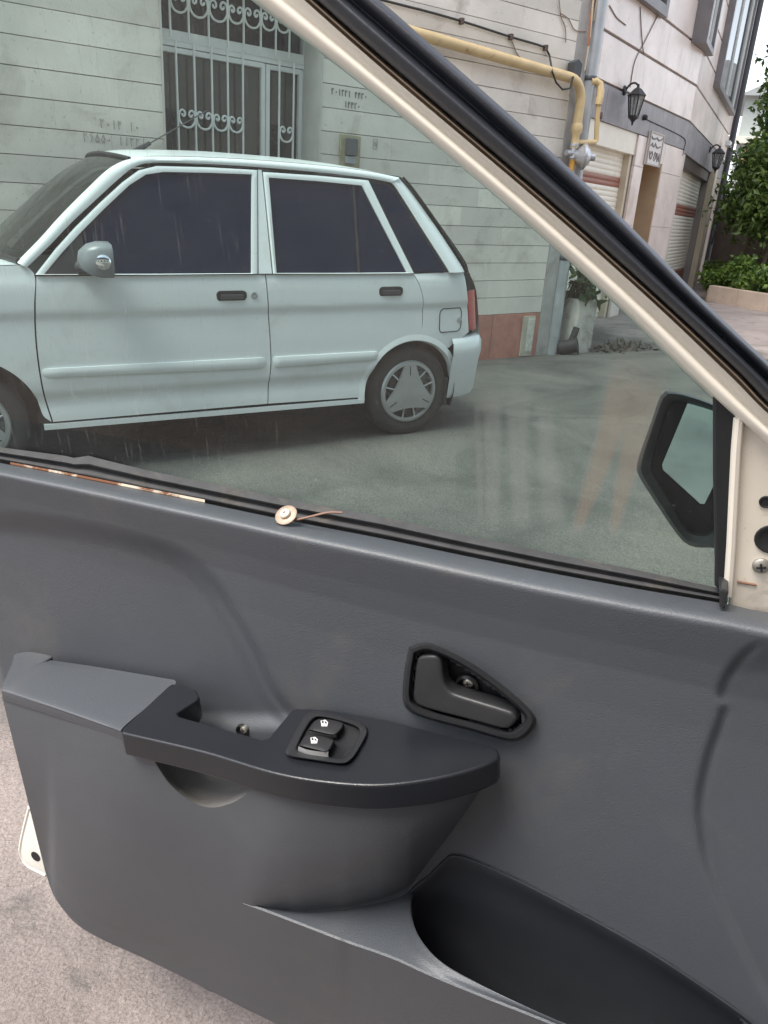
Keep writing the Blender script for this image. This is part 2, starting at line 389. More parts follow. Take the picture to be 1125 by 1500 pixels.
def leaf(a0, a1, z0, z1):
    f = MB(); t = .032
    bar(f, a0, a0+t, z0, z1, OFF+.012, .02); bar(f, a1-t, a1, z0, z1, OFF+.012, .02); bar(f, a0+t, a1-t, z0, z0+t, OFF+.012, .02); bar(f, a0+t, a1-t, z1-t, z1, OFF+.012, .02)
    o = f.build('window_leaf', whitep, bld, bevel=.003, segs=1)
    MB().box(wp((a0+a1)/2, (z0+z1)/2, OFF), WD*(a1-a0-.04)/2, WN*.003, Z3*(z1-z0-.04)/2).build('pane', darkglass, o)
leaf(OA0+.052, ml+.015, OZ0+.065, zt-.006); leaf(ml+.021, rl-.024, OZ0+.065, zt-.006)
MB().box(wp((OA0+rl)/2, (zt2+OZ1-.07)/2, OFF), WD*(rl-OA0-.1)/2, WN*.003, Z3*(OZ1-.07-zt2)/2).build('pane', darkglass, wf)
def scroll(mb, ac, z, r, off):         # bowl with two inward curls
    prof = [(0, -1), (.55, -.84), (.93, -.35), (1.0, .12), (.88, .58), (.62, .78), (.34, .66), (.24, .36), (.40, .14), (.60, .24), (.58, .42)]
    for sgn in (-1, 1):
        mb.tube(resample([wp(ac+sgn*u*r*.97, z+v*r, off) for u, v in prof], 30), .0075, 6)
GO = OFF+.07
def grille(xs_, y, ztop, zbot, zs, pairs):
    aa = [wpx(x, y, GO)[0] for x in xs_]
    for a_ in aa:
        MB().tube([wp(a_, zbot, GO), wp(a_, ztop, GO)], .008, 8).build('grille_bar', whitep, bld, smooth=True)
    for i, j in pairs:
        m = MB(); scroll(m, (aa[i]+aa[j])/2, zs, abs(aa[j]-aa[i])/2-.004, GO+.004); m.build('grille_scroll', whitep, bld, smooth=True)
zs1 = wpx(315, 178, GO)[1]
grille((260, 286, 311, 334, 356), 150, zt+.03, OZ0+.02, zs1, [(0, 1), (1, 2), (2, 3), (3, 4)])
grille((409, 430), 150, zt+.03, OZ0+.02, wpx(419, 196, GO)[1], [(0, 1)])
zs2 = wpx(305, 12, GO)[1]
grille((250, 277, 306, 334, 357, 382, 404, 424), 60, OZ1-.02, zt2-.05, zs2, [(i, i+1) for i in range(7)])
for z_ in (zt+.04, OZ0+.05): 
    MB().box(wp((OA0+rl)/2, z_, GO-.035), WD*(rl-OA0)/2-WD*.02, WN*.004, Z3*.006).build('grille_rail', whitep, bld)

# wall fittings
a_, z_ = wpx(511, 222, 0)
bx = thing('meter_niche', wp(a_, z_-.12, 0), 'small grey electric box on a stained patch of the stone wall', 'electric box')
mb = MB(); mb.box(wp(a_+.005, z_, .008), WD*.095, WN*.006, Z3*.115); mb.build('back_plate', mat('stained_plate', (.36, .33, .22), .8, .2, 20), bx, bevel=.004)
MB().box(wp(a_+.0, z_+.03, .035), WD*.045, WN*.025, Z3*.06).build('box_body', mat('dark_grey_box', (.11, .11, .12), .6), bx, bevel=.006)
MB().box(wp(a_-.003, z_-.062, .03), WD*.042, WN*.02, Z3*.026).build('terminal_cover', mat('grey_plastic', (.30, .31, .32), .5), bx, bevel=.005)
a0, z0 = wpx(773, 492, 0)
vt = thing('drain_vent_plate', wp(a0, z0-.22, 0), 'narrow beige vertical plate fixed over the red plinth', 'vent plate')
MB().box(wp(a0-.02, z0-.0, .012), WD*.085, WN*.008, Z3*.20).build('plate', mat('beige_plate', (.45, .42, .34), .8, .15, 9), vt, bevel=.004)
MB().box(wp(a0+.005, z0+.01, .024), WD*.045, WN*.006, Z3*.165).build('raised_panel', mat('pale_plate', (.56, .54, .47), .8, .2, 25), vt, bevel=.003)
DIG = {'1': [[(.5,1),(.5,0)]], '2': [[(.2,1),(.3,.82),(.55,.78),(.8,1)], [(.2,1),(.3,0)]], '3': [[(.2,1),(.3,0)], [(.2,1),(.32,.8),(.47,.95),(.6,.8),(.85,1)]],
       '4': [[(.2,1),(.3,0)], [(.75,1),(.4,.88),(.75,.72),(.3,.65)]], '6': [[(.8,1),(.4,.95),(.35,.75),(.8,.7),(.3,0)]], '9': [[(.6,.6),(.3,.65),(.3,.95),(.6,.95),(.6,.6),(.65,0)]],
       '0': [[(.4,.45),(.5,.33),(.6,.45),(.5,.57),(.4,.45)]], '5': [[(.5,1),(.15,.4),(.3,.05),(.5,.3),(.7,.05),(.85,.4),(.5,1)]], '7': [[(.1,1),(.5,0),(.9,1)]], '8': [[(.1,0),(.5,1),(.9,0)]], '-': [[(.2,.5),(.8,.5)]]}
def writing(px, py, rows, hgt, m, label, rad=.0035):
    a0, z0 = wpx(px, py); mb = MB()
    for r_, txt in enumerate(rows):
        a = a0
        for ch in txt:
            for st in DIG.get(ch, []):
                pts = [wp(a+u*hgt*.62, z0-r_*hgt*1.75+v*hgt, .003) for u, v in st]
                if len(pts) > 1: mb.tube(pts, rad, 5)
            a += hgt*.72
    o = mb.build('wall_writing', m); o['label'] = label; o['category'] = 'writing'; return o
ink = mat('faded_ink', (.16, .17, .17), .9); ink2 = mat('very_faded_ink', (.36, .345, .31), .9)
writing(485, 138, ['201321 4420', '    14420'], .042, ink, 'handwritten phone digits on the stone wall beside the window', .0028)
writing(120, 184, ['   2014 10', '26550 11321', '  55011 9'], .052, ink2, 'faded painted phone digits on stones above the car windscreen', .0028)
mb = MB()
for d_ in ([(0,0),(.04,0),(.04,.07),(0,.07),(0,0)],):
    a0, z0 = wpx(546, 218)
    mb.tube([wp(a0+u, z0+v, .003) for u, v in d_], .002, 5)
    for q in ((.008,.02,.012,.05),(.022,.02,.026,.055),(.030,.015,.034,.04)): mb.tube([wp(a0+q[0], z0+q[1], .003), wp(a0+q[2], z0+q[3], .003)], .002, 5)
o = mb.build('stencil_mark', ink2); tag(o, 'small rectangular stencil mark on stone below the handwritten digits', 'stencil')

# ---- corner: trim strip, rain pipe
conc = mat('grey_concrete', (.40, .385, .36), .85, .2, 4, .002, 40, vcol=(.22, .2, .18), vscale=2.5, vthr=(.55, .75))
MB().box(wp(-.165, 3.2, -.04), WD*.088, WN*.045, Z3*3.7).build('corner_strip', conc, bld, bevel=.008)
rp = thing('rain_pipe', wp(-.01, gz(*wp(-.01, 0)[:2])), 'grey metal rain pipe down the corner of the stone-clad building', 'pipe')
mb = MB(); zb_ = float(gz(*wp(-.01, 0)[:2])); mb.tube([wp(-.01, zb_-.02, .0), wp(-.01, 3.0, .0), wp(-.01, 6.8, .0)], .066, 14); mb.build('pipe', mat('galvanised_pipe', (.40, .42, .43), .45, .15, 5, metal=.3), rp, smooth=True)
for z_ in (.9, 2.5, 4.2): MB().lathe(wp(-.01, z_, .0), Z3, [(.070, -.02), (.073, -.015), (.073, .015), (.070, .02)], 14).build('clamp', mat('dark_steel', (.12, .12, .13), .5, metal=.6), rp, smooth=True)
# electric cables in the corner
for k, (da, c0) in enumerate(((.12, (.55, .45, .33)), (.15, (.35, .14, .07)), (.17, (.5, .42, .3)))):
    pts = [wp(da-.265+.02*math.sin(z*3+k*2), z, .03+.01*math.sin(z*5+k)) for z in np.linspace(2.55+.2*k, 6.6, 30)]
    o = MB().tube(pts, .008 if k != 1 else .012, 6).build('hanging_cable', mat('cable_%d' % k, c0, .6), smooth=True)
    tag(o, ('beige cable hanging beside the rain pipe', 'brown thick cable in the corner next to the rain pipe', 'pale thin cable running down the building corner')[k], 'cable', 'cables by the rain pipe')

# ---- yellow gas pipe with regulator
yel = mat('yellow_gas_paint', (.62, .47, .25), .5, .10, 8, .0006, 60, vcol=(.30, .17, .07), vscale=7, vthr=(.60, .72))
gp0 = wpx(620, 52, .09); gp1 = wpx(836, 114, .09); gcx = wpx(853, 130, .09); gdn = wpx(848, 215, .09)
gas = thing('gas_pipe', wp(gdn[0], -.05, .09), 'yellow gas pipe running along the stone wall and down to a regulator', 'gas pipe')
sl_ = (gp1[1]-gp0[1])/(gp1[0]-gp0[0]); aL = -7.6
ae = gcx[0]
def rp_(a): return gp1[1]+sl_*(a-gp1[0])
pts = [wp(aL, rp_(aL), .09), wp(-4, rp_(-4), .09), wp(gp1[0], gp1[1], .09)]
for q in np.linspace(0, 1, 7)[1:]:
    th = q*math.pi/2; rr = ae-gp1[0]
    pts.append(wp(gp1[0]+rr*math.sin(th), gp1[1]-rr*(1-math.cos(th)), .09))
zj = wpx(848, 190, .09)[1]; ag = ae
pts.append(wp(ag, zj, .09)); MB().tube(pts, .043, 14).build('main_pipe', yel, gas, smooth=True)
MB().tube([wp(ag, zj, .09), wp(ag, gdn[1]-.12, .09)], .030, 12).build('lower_pipe', yel, gas, smooth=True)
MB().lathe(wp(ag, zj, .09), Z3, [(.043, .05), (.052, .03), (.052, -.02), (.036, -.05), (.036, -.12), (.04, -.13), (.04, -.16)], 14).build('coupling', yel, gas, smooth=True)
rc0 = gdn[1]-.1
MB().tube([wp(ag, gdn[1]-.10, .09), wp(ag, rc0-.5, .09), wp(ag, rc0-.54, .07), wp(ag, rc0-.55, -.02)], .028, 12).build('riser', mat('orange_gas_paint', (.62, .33, .07), .5, .15, 9), gas, smooth=True)
# branch that climbs on the right and turns into the wall
br = [wpx(x, y, .09) for x, y in ((850, 210), (873, 209), (874, 190), (877, 150), (880, 130), (873, 121))]
MB().tube([wp(ag, br[0][1], .09), wp(br[1][0]-.02, br[1][1], .09), wp(br[1][0], br[1][1]+.02, .09), wp(br[2][0], br[2][1], .09), wp(br[3][0], br[3][1], .09)], .024, 12).build('branch_pipe', yel, gas, smooth=True)
MB().tube([wp(br[3][0], br[3][1]-.02, .09), wp(br[3][0]+.005, br[4][1]-.02, .09), wp(br[3][0]+.0, br[4][1]+.04, .07), wp(br[3][0]-.05, br[4][1]+.06, .05), wp(br[3][0]-.1, br[4][1]+.05, .04)], .036, 12).build('branch_elbow', yel, gas, smooth=True)
MB().lathe(wp(br[2][0]+.01, br[2][1]+.12, .09), Z3, [(.027, -.03), (.031, -.025), (.031, .025), (.027, .03)], 12).build('tape_band', mat('dark_tape', (.13, .08, .07), .7), gas, smooth=True)
reg = thing('gas_regulator', wp(ag+.08, gdn[1]-.22, .12), 'silver dome gas regulator fitted to the yellow pipe', 'gas regulator')
sil = mat('cast_aluminium', (.50, .51, .53), .38, .12, 20, .0008, 50, metal=.7)
rc = wp(ag+.09, wpx(866, 232, .09)[1], .14)
MB().lathe(rc, WN*.6+WD*.8, [(.02, -.10), (.06, -.08), (.10, -.02), (.115, -.012), (.115, .012), (.10, .02), (.07, .05), (.035, .065), (.03, .11), (.0, .112)], 24).build('diaphragm_case', sil, reg, smooth=True, angle=30)
MB().tube([wp(ag-.10, rc[2]+.02, .09), wp(ag+.02, rc[2]+.02, .10)], .026, 10).build('inlet', sil, reg, smooth=True)
MB().lathe(wp(ag, rc[2]+.04, .09), Z3, [(.034, -.07), (.045, -.06), (.045, -.03), (.034, -.02), (.034, .03), (.045, .04), (.045, .06), (.034, .07)], 8).build('nut', sil, reg, smooth=True, angle=20)
for k in range(6):
    th = k*math.pi/3; ax_ = unit(WN*.6+WD*.8); b1 = unit(np.cross(ax_, Z3)); b2 = np.cross(ax_, b1)
    MB().tube([rc+.104*(b1*math.cos(th)+b2*math.sin(th))-ax_*.02, rc+.104*(b1*math.cos(th)+b2*math.sin(th))+ax_*.022], .008, 6).build('bolt', sil, reg)

# ---- black cable with clips and small junction box
blk = mat('black_cable', (.03, .03, .03), .6)
cpx = [(560, 0), (608, 12), (676, 31), (748, 54), (800, 70)]
cp_ = [wpx(x, y, .02) for x, y in cpx]
pts = [wp(cp_[0][0]-3.5, cp_[0][1]+.02-.02, .02)]+[wp(a, z, .02) for a, z in cp_]
for x, y in ((805, 82), (809, 105), (813, 118), (822, 130), (832, 132), (838, 124), (840, 112)): a, z = wpx(x, y, .02 if y < 90 else .14); pts.append(wp(a, z, .02 if y < 90 else .14))
cb = thing('wall_cable', wp(-2, 2.6, .02), 'thin black cable clipped along the stone wall above the gas pipe', 'cable')
MB().tube(resample(pts, 60), .009, 6).build('cable', blk, cb, smooth=True)
for x, y in ((676, 31), (748, 54), (799, 70)):
    a, z = wpx(x, y, .02); MB().box(wp(a, z, .02), WD*.014, WN*.022, Z3*.022).build('cable_clip', mat('brown_clip', (.10, .07, .06), .7), cb, bevel=.004)
a, z = wpx(843, 101, .07); jb = thing('junction_box', wp(a, z-.06, .05), 'small dark pentagonal junction box on the wall just above the gas pipe bend', 'junction box')
MB().prism([wp(a+u, z+v, .10) for u, v in ((-.055, -.065), (.05, -.065), (.055, .045), (0, .075), (-.055, .045))], -WN*.08).build('box', mat('black_box', (.045, .05, .055), .5), jb, bevel=.006)
MB().box(wp(a, z-.075, .06), WD*.02, WN*.02, Z3*.012).build('gland', blk, jb)
# dry vine twigs clinging to the wall
tw = mat('dry_twig', (.28, .21, .16), .9)
for k, pp in enumerate((((819, 0), (822, 25), (828, 40), (829, 62)), ((822, 20), (833, 28), (842, 44), (858, 46)), ((748, 55), (757, 78), (766, 88)))):
    q = [wpx(x, y, .012) for x, y in pp]
    o = MB().tube(resample([wp(a, z, .012) for a, z in q], 14), .005, 5).build('dry_twig', tw, smooth=True)
    tag(o, ('dry vine twig hanging down the stone wall above the junction box', 'forked dry twig reaching toward the building corner', 'thin dry twig between the black cable and gas pipe')[k], 'twig', 'dry twigs on the wall')

# ---- building with garages (two facades meeting at a bend)
GA = gpt(895, 460); GA[2] = 0
AD = np.array([math.cos(R(56)), math.sin(R(56)), 0]); AN = np.array([AD[1], -AD[0], 0])
GA = GA + AN*.0
def ap(a, z, off=.12): return GA + AD*a + Z3*z + AN*off
def apx(x, y, off=.12):
    X = hit(x, y, GA+AN*off, AN); return float((X-GA)@AD), float(X[2])
ABEND = apx(1000, 236)[0]; BC = ap(ABEND, 0)
BD = np.array([math.cos(R(64.6)), math.sin(R(64.6)), 0]); BN = np.array([BD[1], -BD[0], 0])
def bp_(a, z, off=0): return BC + BD*a + Z3*z + BN*off
def bpx(x, y, off=0):
    X = hit(x, y, BC+BN*off, BN); return float((X-BC)@BD), float(X[2])
AF = (GA+AN*.12, AD, AN); BF = (BC, BD, BN); BEND = 6.9
pink = mat('pale_pink_marble', (.74, .645, .585), .32, .11, 2.4, .0008, 30, randv=.05, vcol=(.52, .40, .33), vscale=2.2, vthr=(.54, .78), spec=.5, speck=((.36, .27, .22), 38, .66, .45))
greyst = mat('dark_grey_stone', (.25, .235, .24), .5, .15, 5, .001, 40, randv=.08, vcol=(.35, .33, .33), vscale=2.5, vthr=(.55, .7))
tan = mat('tan_stone', (.50, .36, .23), .5, .12, 3, vcol=(.38, .26, .17), vscale=3, vthr=(.55, .75))
cream = mat('cream_jamb', (.62, .53, .40), .6, .1, 6)
gb = thing('garage_building', ap(1, 0), 'marble-faced building with two garage shutters beyond the rain pipe', 'building')
bk = MB()
core = mat('facade_mortar', (.30, .27, .25), .9)
ZT = 2.38; ZB0, ZB1 = 2.38, 2.76
gl0, gl1 = -2.6, apx(932, 225)[0]; en0, en1 = apx(943, 240)[0], apx(970, 244)[0]; ze = apx(958, 238)[1]
# core boxes A
def abox(a0, a1, z0, z1, o0, o1): bk.box(ap((a0+a1)/2, (z0+z1)/2, (o0+o1)/2), AD*(a1-a0)/2, AN*(o1-o0)/2, Z3*(z1-z0)/2)
def bbox(a0, a1, z0, z1, o0, o1): bk.box(bp_((a0+a1)/2, (z0+z1)/2, (o0+o1)/2), BD*(a1-a0)/2, BN*(o1-o0)/2, Z3*(z1-z0)/2)
abox(-4.5, ABEND-.02, ZT, 9, -.3, .085); abox(gl1, en0, -.4, ZT, -.3, .085); abox(en1, ABEND-.02, -.4, ZT, -.3, .085); abox(en0, en1, ze, ZT, -.3, .085)
abox(-4.5, gl0, -.4, ZT, -.3, .085)
g20, g21 = .22, bpx(1040, 262)[0]; zg2 = bpx(1003, 236)[1]
bbox(.0, BEND, zg2+.1, 9, -.4, -.035); bbox(0, g20, -.4, zg2+.1, -.4, -.035); bbox(g21, BEND, -.4, zg2+.1, -.4, -.035)
bk.box(bp_(BEND-.1, 4.3, -3), BD*.1, BN*2.9, Z3*4.7)
bk.build('wall', core, gb)
def slabs(fr, a0, a1, z0, z1, m, L0, name='marble_slab', off=0, thick=.036):
    a = a0
    while a < a1-.01:
        e = min(a+L0*random.uniform(.9, 1.1), a1)
        if a1-e < .3*L0: e = a1
        slab(a+.0015, e-.0015, z0, z1, m, name, gb, fr, thick, .003, off+random.uniform(-.001, .001), tilt=False); a = e
rows = [ZB1+.012]
while rows[-1] < 8.4: rows.append(rows[-1]+.485)
for i in range(len(rows)-1):
    slabs(AF, -4.4, ABEND-.001, rows[i]+.016, rows[i+1]-.016, pink, 1.15 if rows[i] < 5 else 2.2)
    slabs(BF, .001, BEND, rows[i]+.016, rows[i+1]-.016, pink, 1.3 if rows[i] < 6 else 2.6)
slabs(AF, -4.4, ABEND-.001, ZB0, ZB1, greyst, .9, 'band_slab', .004); slabs(BF, .001, BEND, zg2+.1, ZB1, greyst, 1.1, 'band_slab', .004)
for a0, a1 in ((gl1, en0), (en1, ABEND-.001)):
    z = -.35
    for z1 in (.45, 1.25, 2.0, ZT-.004): slabs(AF, a0, a1, z, z1-.004, pink, 1.2, 'pillar_slab'); z = z1
slabs(AF, en0, en1, ze+.004, ZT-.004, pink, 2, 'lintel_slab')
slabs(BF, .001, g20, -.35, zg2+.09, pink, 1, 'pillar_slab')
MB().box(bp_((g21+g21+.42)/2, 1.0, .03), BD*.21, BN*.06, Z3*1.42).build('cream_jamb', cream, gb, bevel=.008)
slabs(BF, g21+.43, BEND, -.35, zg2+.09, mat('brown_end_stone', (.30, .24, .19), .7, .2, 5), 1.6, 'pillar_slab')
# entrance recess
mb = MB(); de = .75
mb.box(ap(en1-.01, ze/2-.1, -.3), AD*.01, AN*.41, Z3*(ze/2+.08)); mb.box(ap(en0+.01, ze/2-.1, -.3), AD*.01, AN*.41, Z3*(ze/2+.08)); mb.box(ap((en0+en1)/2, ze/2-.1, -.72), AD*(en1-en0)/2, AN*.01, Z3*(ze/2+.08)); mb.box(ap((en0+en1)/2, ze-.01, -.3), AD*(en1-en0)/2, AN*.40, Z3*.01)
mb.build('entrance_lining', tan, gb)
# shutters
sh_m = mat('cream_shutter', (.78, .73, .62), .45, .05, 3, vcol=(.55, .5, .42), vscale=3, vthr=(.6, .8)); brn = mat('brown_shutter_band', (.30, .125, .085), .5, .1, 6)
def shutter(P, Dv, N, a0, a1, z1, bands, off):
    def q(a, z, o): return P + Dv*a + Z3*z + N*o
    c = MB(); b = MB(); z = -.15; hh = .062
    while z < z1:
        e = min(z+hh, z1); tgt = b if any(u <= (z+e)/2 <= v for u, v in bands) else c
        prof = [(0, -.004), (.12, .003), (.5, .005), (.88, .003), (1, -.004)]
        tgt.grid([[q(a, z+(e-z)*f, off+o_) for a in (a0, a1)] for f, o_ in prof]); z = e
    c.build('shutter_curtain', sh_m, gb, smooth=True, normals=False)['kind'] = 'stuff'
    b.build('shutter_band', brn, gb, smooth=True, normals=False)['kind'] = 'stuff'
zb1 = apx(890, 256, 0)[1]; zb0 = apx(890, 275, 0)[1]
shutter(GA, AD, AN, gl0, gl1+.1, ZT, [(zb0, zb1)], -.02)
zbx = apx(905, 222, .05)[1]
MB().box(ap((gl0+gl1)/2, (ZT+zbx)/2, .04), AD*(gl1-gl0)/2, AN*.055, Z3*(ZT-zbx)/2).build('shutter_box', sh_m, gb, bevel=.006)
MB().box(ap(gl1-.045, 1.0, .02), AD*.04, AN*.05, Z3*1.36).build('shutter_guide', cream, gb, bevel=.004)
zq1, zq0 = bpx(1010, 302, -.12)[1], bpx(1010, 316, -.12)[1]; zr1, zr0 = bpx(1006, 396, -.12)[1], bpx(1006, 406, -.12)[1]
shutter(BC, BD, BN, g20-.05, g21+.05, zg2+.09, [(zq0-.02, zq1+.02), (zr0-.03, zr1+.03)], -.16)
MB().box(bp_((g20+g21)/2, zg2+.03, -.085), BD*(g21-g20)/2, BN*.05, Z3*.10).build('dark_lintel', mat('dark_brown_trim', (.07, .05, .045), .5), gb, bevel=.004)
# projecting dark window surrounds on the far facade
dk = mat('granite_surround', (.16, .145, .145), .4, .15, 6); dkb = mat('brown_underside', (.30, .2, .12), .6)
def surround(a0, a1, z0, z1):
    d_ = .055; t = .1
    f = MB()
    def bb(x0, x1, y0, y1): f.box(bp_((x0+x1)/2, (y0+y1)/2, d_-.05), BD*(x1-x0)/2, BN*(d_+.05), Z3*(y1-y0)/2)
    bb(a0, a0+t, z0, z1); bb(a1-t, a1, z0, z1); bb(a0+t, a1-t, z0, z0+t*.8); bb(a0+t, a1-t, z1-t, z1)
    o = f.build('window_surround', dk, gb, bevel=.006)
    MB().box(bp_((a0+a1)/2, (z0+z1)/2, .03), BD*((a1-a0)/2-t), BN*.004, Z3*((z1-z0)/2-t)).build('pane', darkglass, o)
    for x in (a0+t+.02, (a0+a1)/2, a1-t-.02): MB().box(bp_(x, (z0+z1)/2, .045), BD*.025, BN*.02, Z3*((z1-z0)/2-t)).build('sash', whitep, o)
w1 = bpx(1035, 56, .1); w2 = bpx(1054, 124, .1); w2r = bpx(1076, 156, .1)
surround(w1[0], w1[0]+1.0, w1[1]-.05, w1[1]+1.9); surround(w2[0], w2r[0]+.35, w2[1]-.03, w2[1]+2.4)
print('GARAGE', gl1, en0, en1, ze, ABEND, 'g2', g20, g21, zg2, 'w', w1, w2, w2r)
a, z = apx(972, 27, .16); t = .12; f = MB()        # dark surround of the upper window on the nearer facade
for x0, x1, y0, y1 in ((a-1.6, a-1.6+t, z, z+1.8), (a-t, a, z, z+1.8), (a-1.6+t, a-t, z, z+t), (a-1.6+t, a-t, z+1.8-t, z+1.8)): f.box(ap((x0+x1)/2, (y0+y1)/2, .15), AD*(x1-x0)/2, AN*.06, Z3*(y1-y0)/2)
o = f.build('window_surround', dk, gb, bevel=.006)
MB().box(ap(a-.8, z+.9, .14), AD*(.8-t), AN*.004, Z3*(.9-t)).build('pane', darkglass, o)
ep = MB().tube([bp_(BEND+.05, -.1, .06), bp_(BEND+.05, 9, .06)], .07, 12).build('downspout', mat('black_pipe', (.04, .04, .045), .5), smooth=True)
tag(ep, 'black downspout at the far end of the garage building', 'pipe')
a, z = bpx(1064, 211, .1); o = thing('wall_bracket', bp_(a, z, .1), 'small white bracket with a cable on the black downspout', 'bracket')
MB().box(bp_(a, z, .14), BD*.22, BN*.05, Z3*.05).build('bracket', whitep, o, bevel=.01)
MB().tube(resample([bp_(a+.2, z-.05, .15), bp_(a+.4, z-.3, .35), bp_(a+.3, z-1.2, .25), bp_(a+.2, z-2.0, .2)], 20), .018, 6).build('cable', blk, o, smooth=True)
# surface cable above the entrance
aa = [apx(x, y, .14) for x, y in ((942, 172), (1001, 201), (1003, 215), (1001, 228))]
o = MB().tube(resample([ap(a, z, .132) for a, z in aa], 24), .006, 6).build('facade_cable', blk, smooth=True); tag(o, 'short dark cable pinned to the grey stone band over the entrance', 'cable')
a, z = apx(943, 172, .13); o = MB().lathe(ap(a, z, .12), AN, [(.035, 0), (.035, .04), (.02, .06), (0, .06)], 12).build('cable_cap', blk, smooth=True); tag(o, 'small round black cap on the grey stone band', 'cap')
# house plaque over the entrance
a, z = apx(958, 219, .14); pq = thing('house_plaque', ap(a, z-.2, .125), 'white framed plaque with dark lettering above the entrance', 'plaque')
MB().box(ap(a, z, .14), AD*.30, AN*.015, Z3*.21).build('plate', mat('plaque_white', (.66, .62, .58), .5), pq, bevel=.01)
fr_ = MB()
for u0, u1, v0, v1 in ((-.30, -.275, -.21, .21), (.275, .30, -.21, .21), (-.275, .275, .19, .21), (-.275, .275, -.21, -.19)): fr_.box(ap(a+(u0+u1)/2, z+(v0+v1)/2, .16), AD*(u1-u0)/2, AN*.008, Z3*(v1-v0)/2)
fr_.build('frame', mat('plaque_frame', (.42, .38, .36), .5), pq)
lt = MB(); pinkk = mat('plaque_ink', (.20, .18, .18), .6)
def squig(u0, v0, s, pts): lt.tube([ap(a+u0+p*s, z+v0+q*s, .157) for p, q in pts], .011, 5)
squig(-.24, .12, .5, [(0, .05), (.1, .0), (.3, .01), (.5, .05), (.62, .0), (.8, .02), (.95, .07)])
squig(-.22, .03, .45, [(0, 0), (.12, .08), (.2, 0), (.32, .0), (.4, .1), (.55, 0), (.75, .0), (.95, .05)])
squig(-.22, -.13, .3, [(0, .3), (.1, .05), (.3, .0), (.45, .2), (.3, .32), (.2, .2)])
squig(-.02, -.14, .3, [(0, .05), (.1, .35), (.3, .3), (.25, .05), (.1, .0)]); squig(.10, -.14, .34, [(0, .3), (.15, .0), (.3, .28), (.4, .0)])
lt.build('lettering', pinkk, pq)

for pp, lb in ((((966, 18), (945, 60), (930, 90), (923, 128)), 'thin grey wire running down the marble to the nearer lantern'), (((893, 8), (903, 25), (912, 33), (917, 37)), 'short dark twig stuck on the marble near the rain pipe'), (((938, 10), (940, 50), (943, 80)), 'pale dry vine stem on the marble above the nearer lantern')):
    q = [apx(x, y, .127) for x, y in pp]
    o = MB().tube(resample([ap(a, z, .127) for a, z in q], 16), .006, 5).build('facade_wire', mat('grey_wire', (.22, .19, .17), .8), smooth=True); tag(o, lb, 'wire')
# ---- wall lanterns
lm = mat('black_lantern_iron', (.03, .03, .032), .45); lg = glass_mat('lantern_glass', (.8, .82, .8), .08, seethru=.75, dark=(.4, .4, .38))
def lantern(base, N, Dv, label, sc=1.0):
    e = thing('wall_lantern', base, label, 'lantern', 'wall lanterns on the garage building')
    def q(u, v, o): return base + Dv*u*sc + Z3*v*sc + N*o*sc
    MB().lathe(q(0, .10, 0), N, [(.055*sc, 0), (.055*sc, .015*sc), (.03*sc, .03*sc), (0, .03*sc)], 14).build('wall_plate', lm, e, smooth=True)
    MB().tube(resample([q(0, .10, .02), q(0, .16, .06), q(0, .18, .12), q(0, .15, .17)], 10), .012*sc, 8).build('arm', lm, e, smooth=True)
    c = q(0, 0, .17)
    MB().lathe(c, Z3, [(.0, .17*sc), (.015*sc, .16*sc), (.018*sc, .13*sc), (.05*sc, .11*sc), (.10*sc, .06*sc), (.115*sc, .045*sc), (.11*sc, .035*sc)], 6).build('cap', lm, e)
    MB().lathe(c, Z3, [(.098*sc, .04*sc), (.055*sc, -.19*sc)], 6).build('glass', lg, e)
    for k in range(6):
        th = k*math.pi/3; a1 = unit(np.cross(Z3, [1, 0, 0])); b1 = np.cross(Z3, a1); dr = a1*math.cos(th)+b1*math.sin(th)
        MB().tube([c+dr*.10*sc+Z3*.04*sc, c+dr*.057*sc-Z3*.195*sc], .008*sc, 6).build('rib', lm, e)
    MB().lathe(c, Z3, [(.066*sc, -.18*sc), (.066*sc, -.20*sc), (.035*sc, -.225*sc), (.015*sc, -.25*sc), (.008*sc, -.285*sc), (0, -.29*sc)], 10).build('finial', lm, e, smooth=True)
    MB().tube([c+Z3*.03*sc, c-Z3*.06*sc], .02*sc, 8).build('bulb', mat('bulb_white', (.8, .8, .76), .3), e)
    return e
a, z = apx(912, 146, .12); lantern(ap(a, z, .12), AN, AD, 'black iron wall lantern on the grey band above the nearer garage shutter')
a, z = bpx(1039, 228, .02); lantern(bp_(a, z, .0), BN, BD, 'black iron wall lantern on the grey band over the farther garage shutter', 1.05)

# ---- opposite side of the alley, behind the camera
ob = thing('opposite_building', (-.6, -4.2, 0), 'beige building on the other side of the alley', 'building')
od = CH; on = CN
def op(a, z, off=0): return np.array([0, -2.9, 0]) + od*a + Z3*z + on*off
MB().box(op(0, 1.6, -1.2), od*14, on*1.2, Z3*2.2).build('wall', mat('beige_render', (.60, .55, .48), .9, .15, 1.5, .003, 30), ob)
MB().box(op(0, 5.15, -1.25), od*14, on*1.2, Z3*1.35).build('added_dark_storey', mat('added_storey_dark', (.06, .062, .075), .7, .2, 2.5), ob)  # unseen storey added, dark so that the car windows reflect dark
for k in range(-3, 4):
    MB().box(op(k*3.4+.6, 2.0, .0), od*.75, on*.03, Z3*.7).build('window', mat('dim_window', (.05, .055, .06), .1), ob)

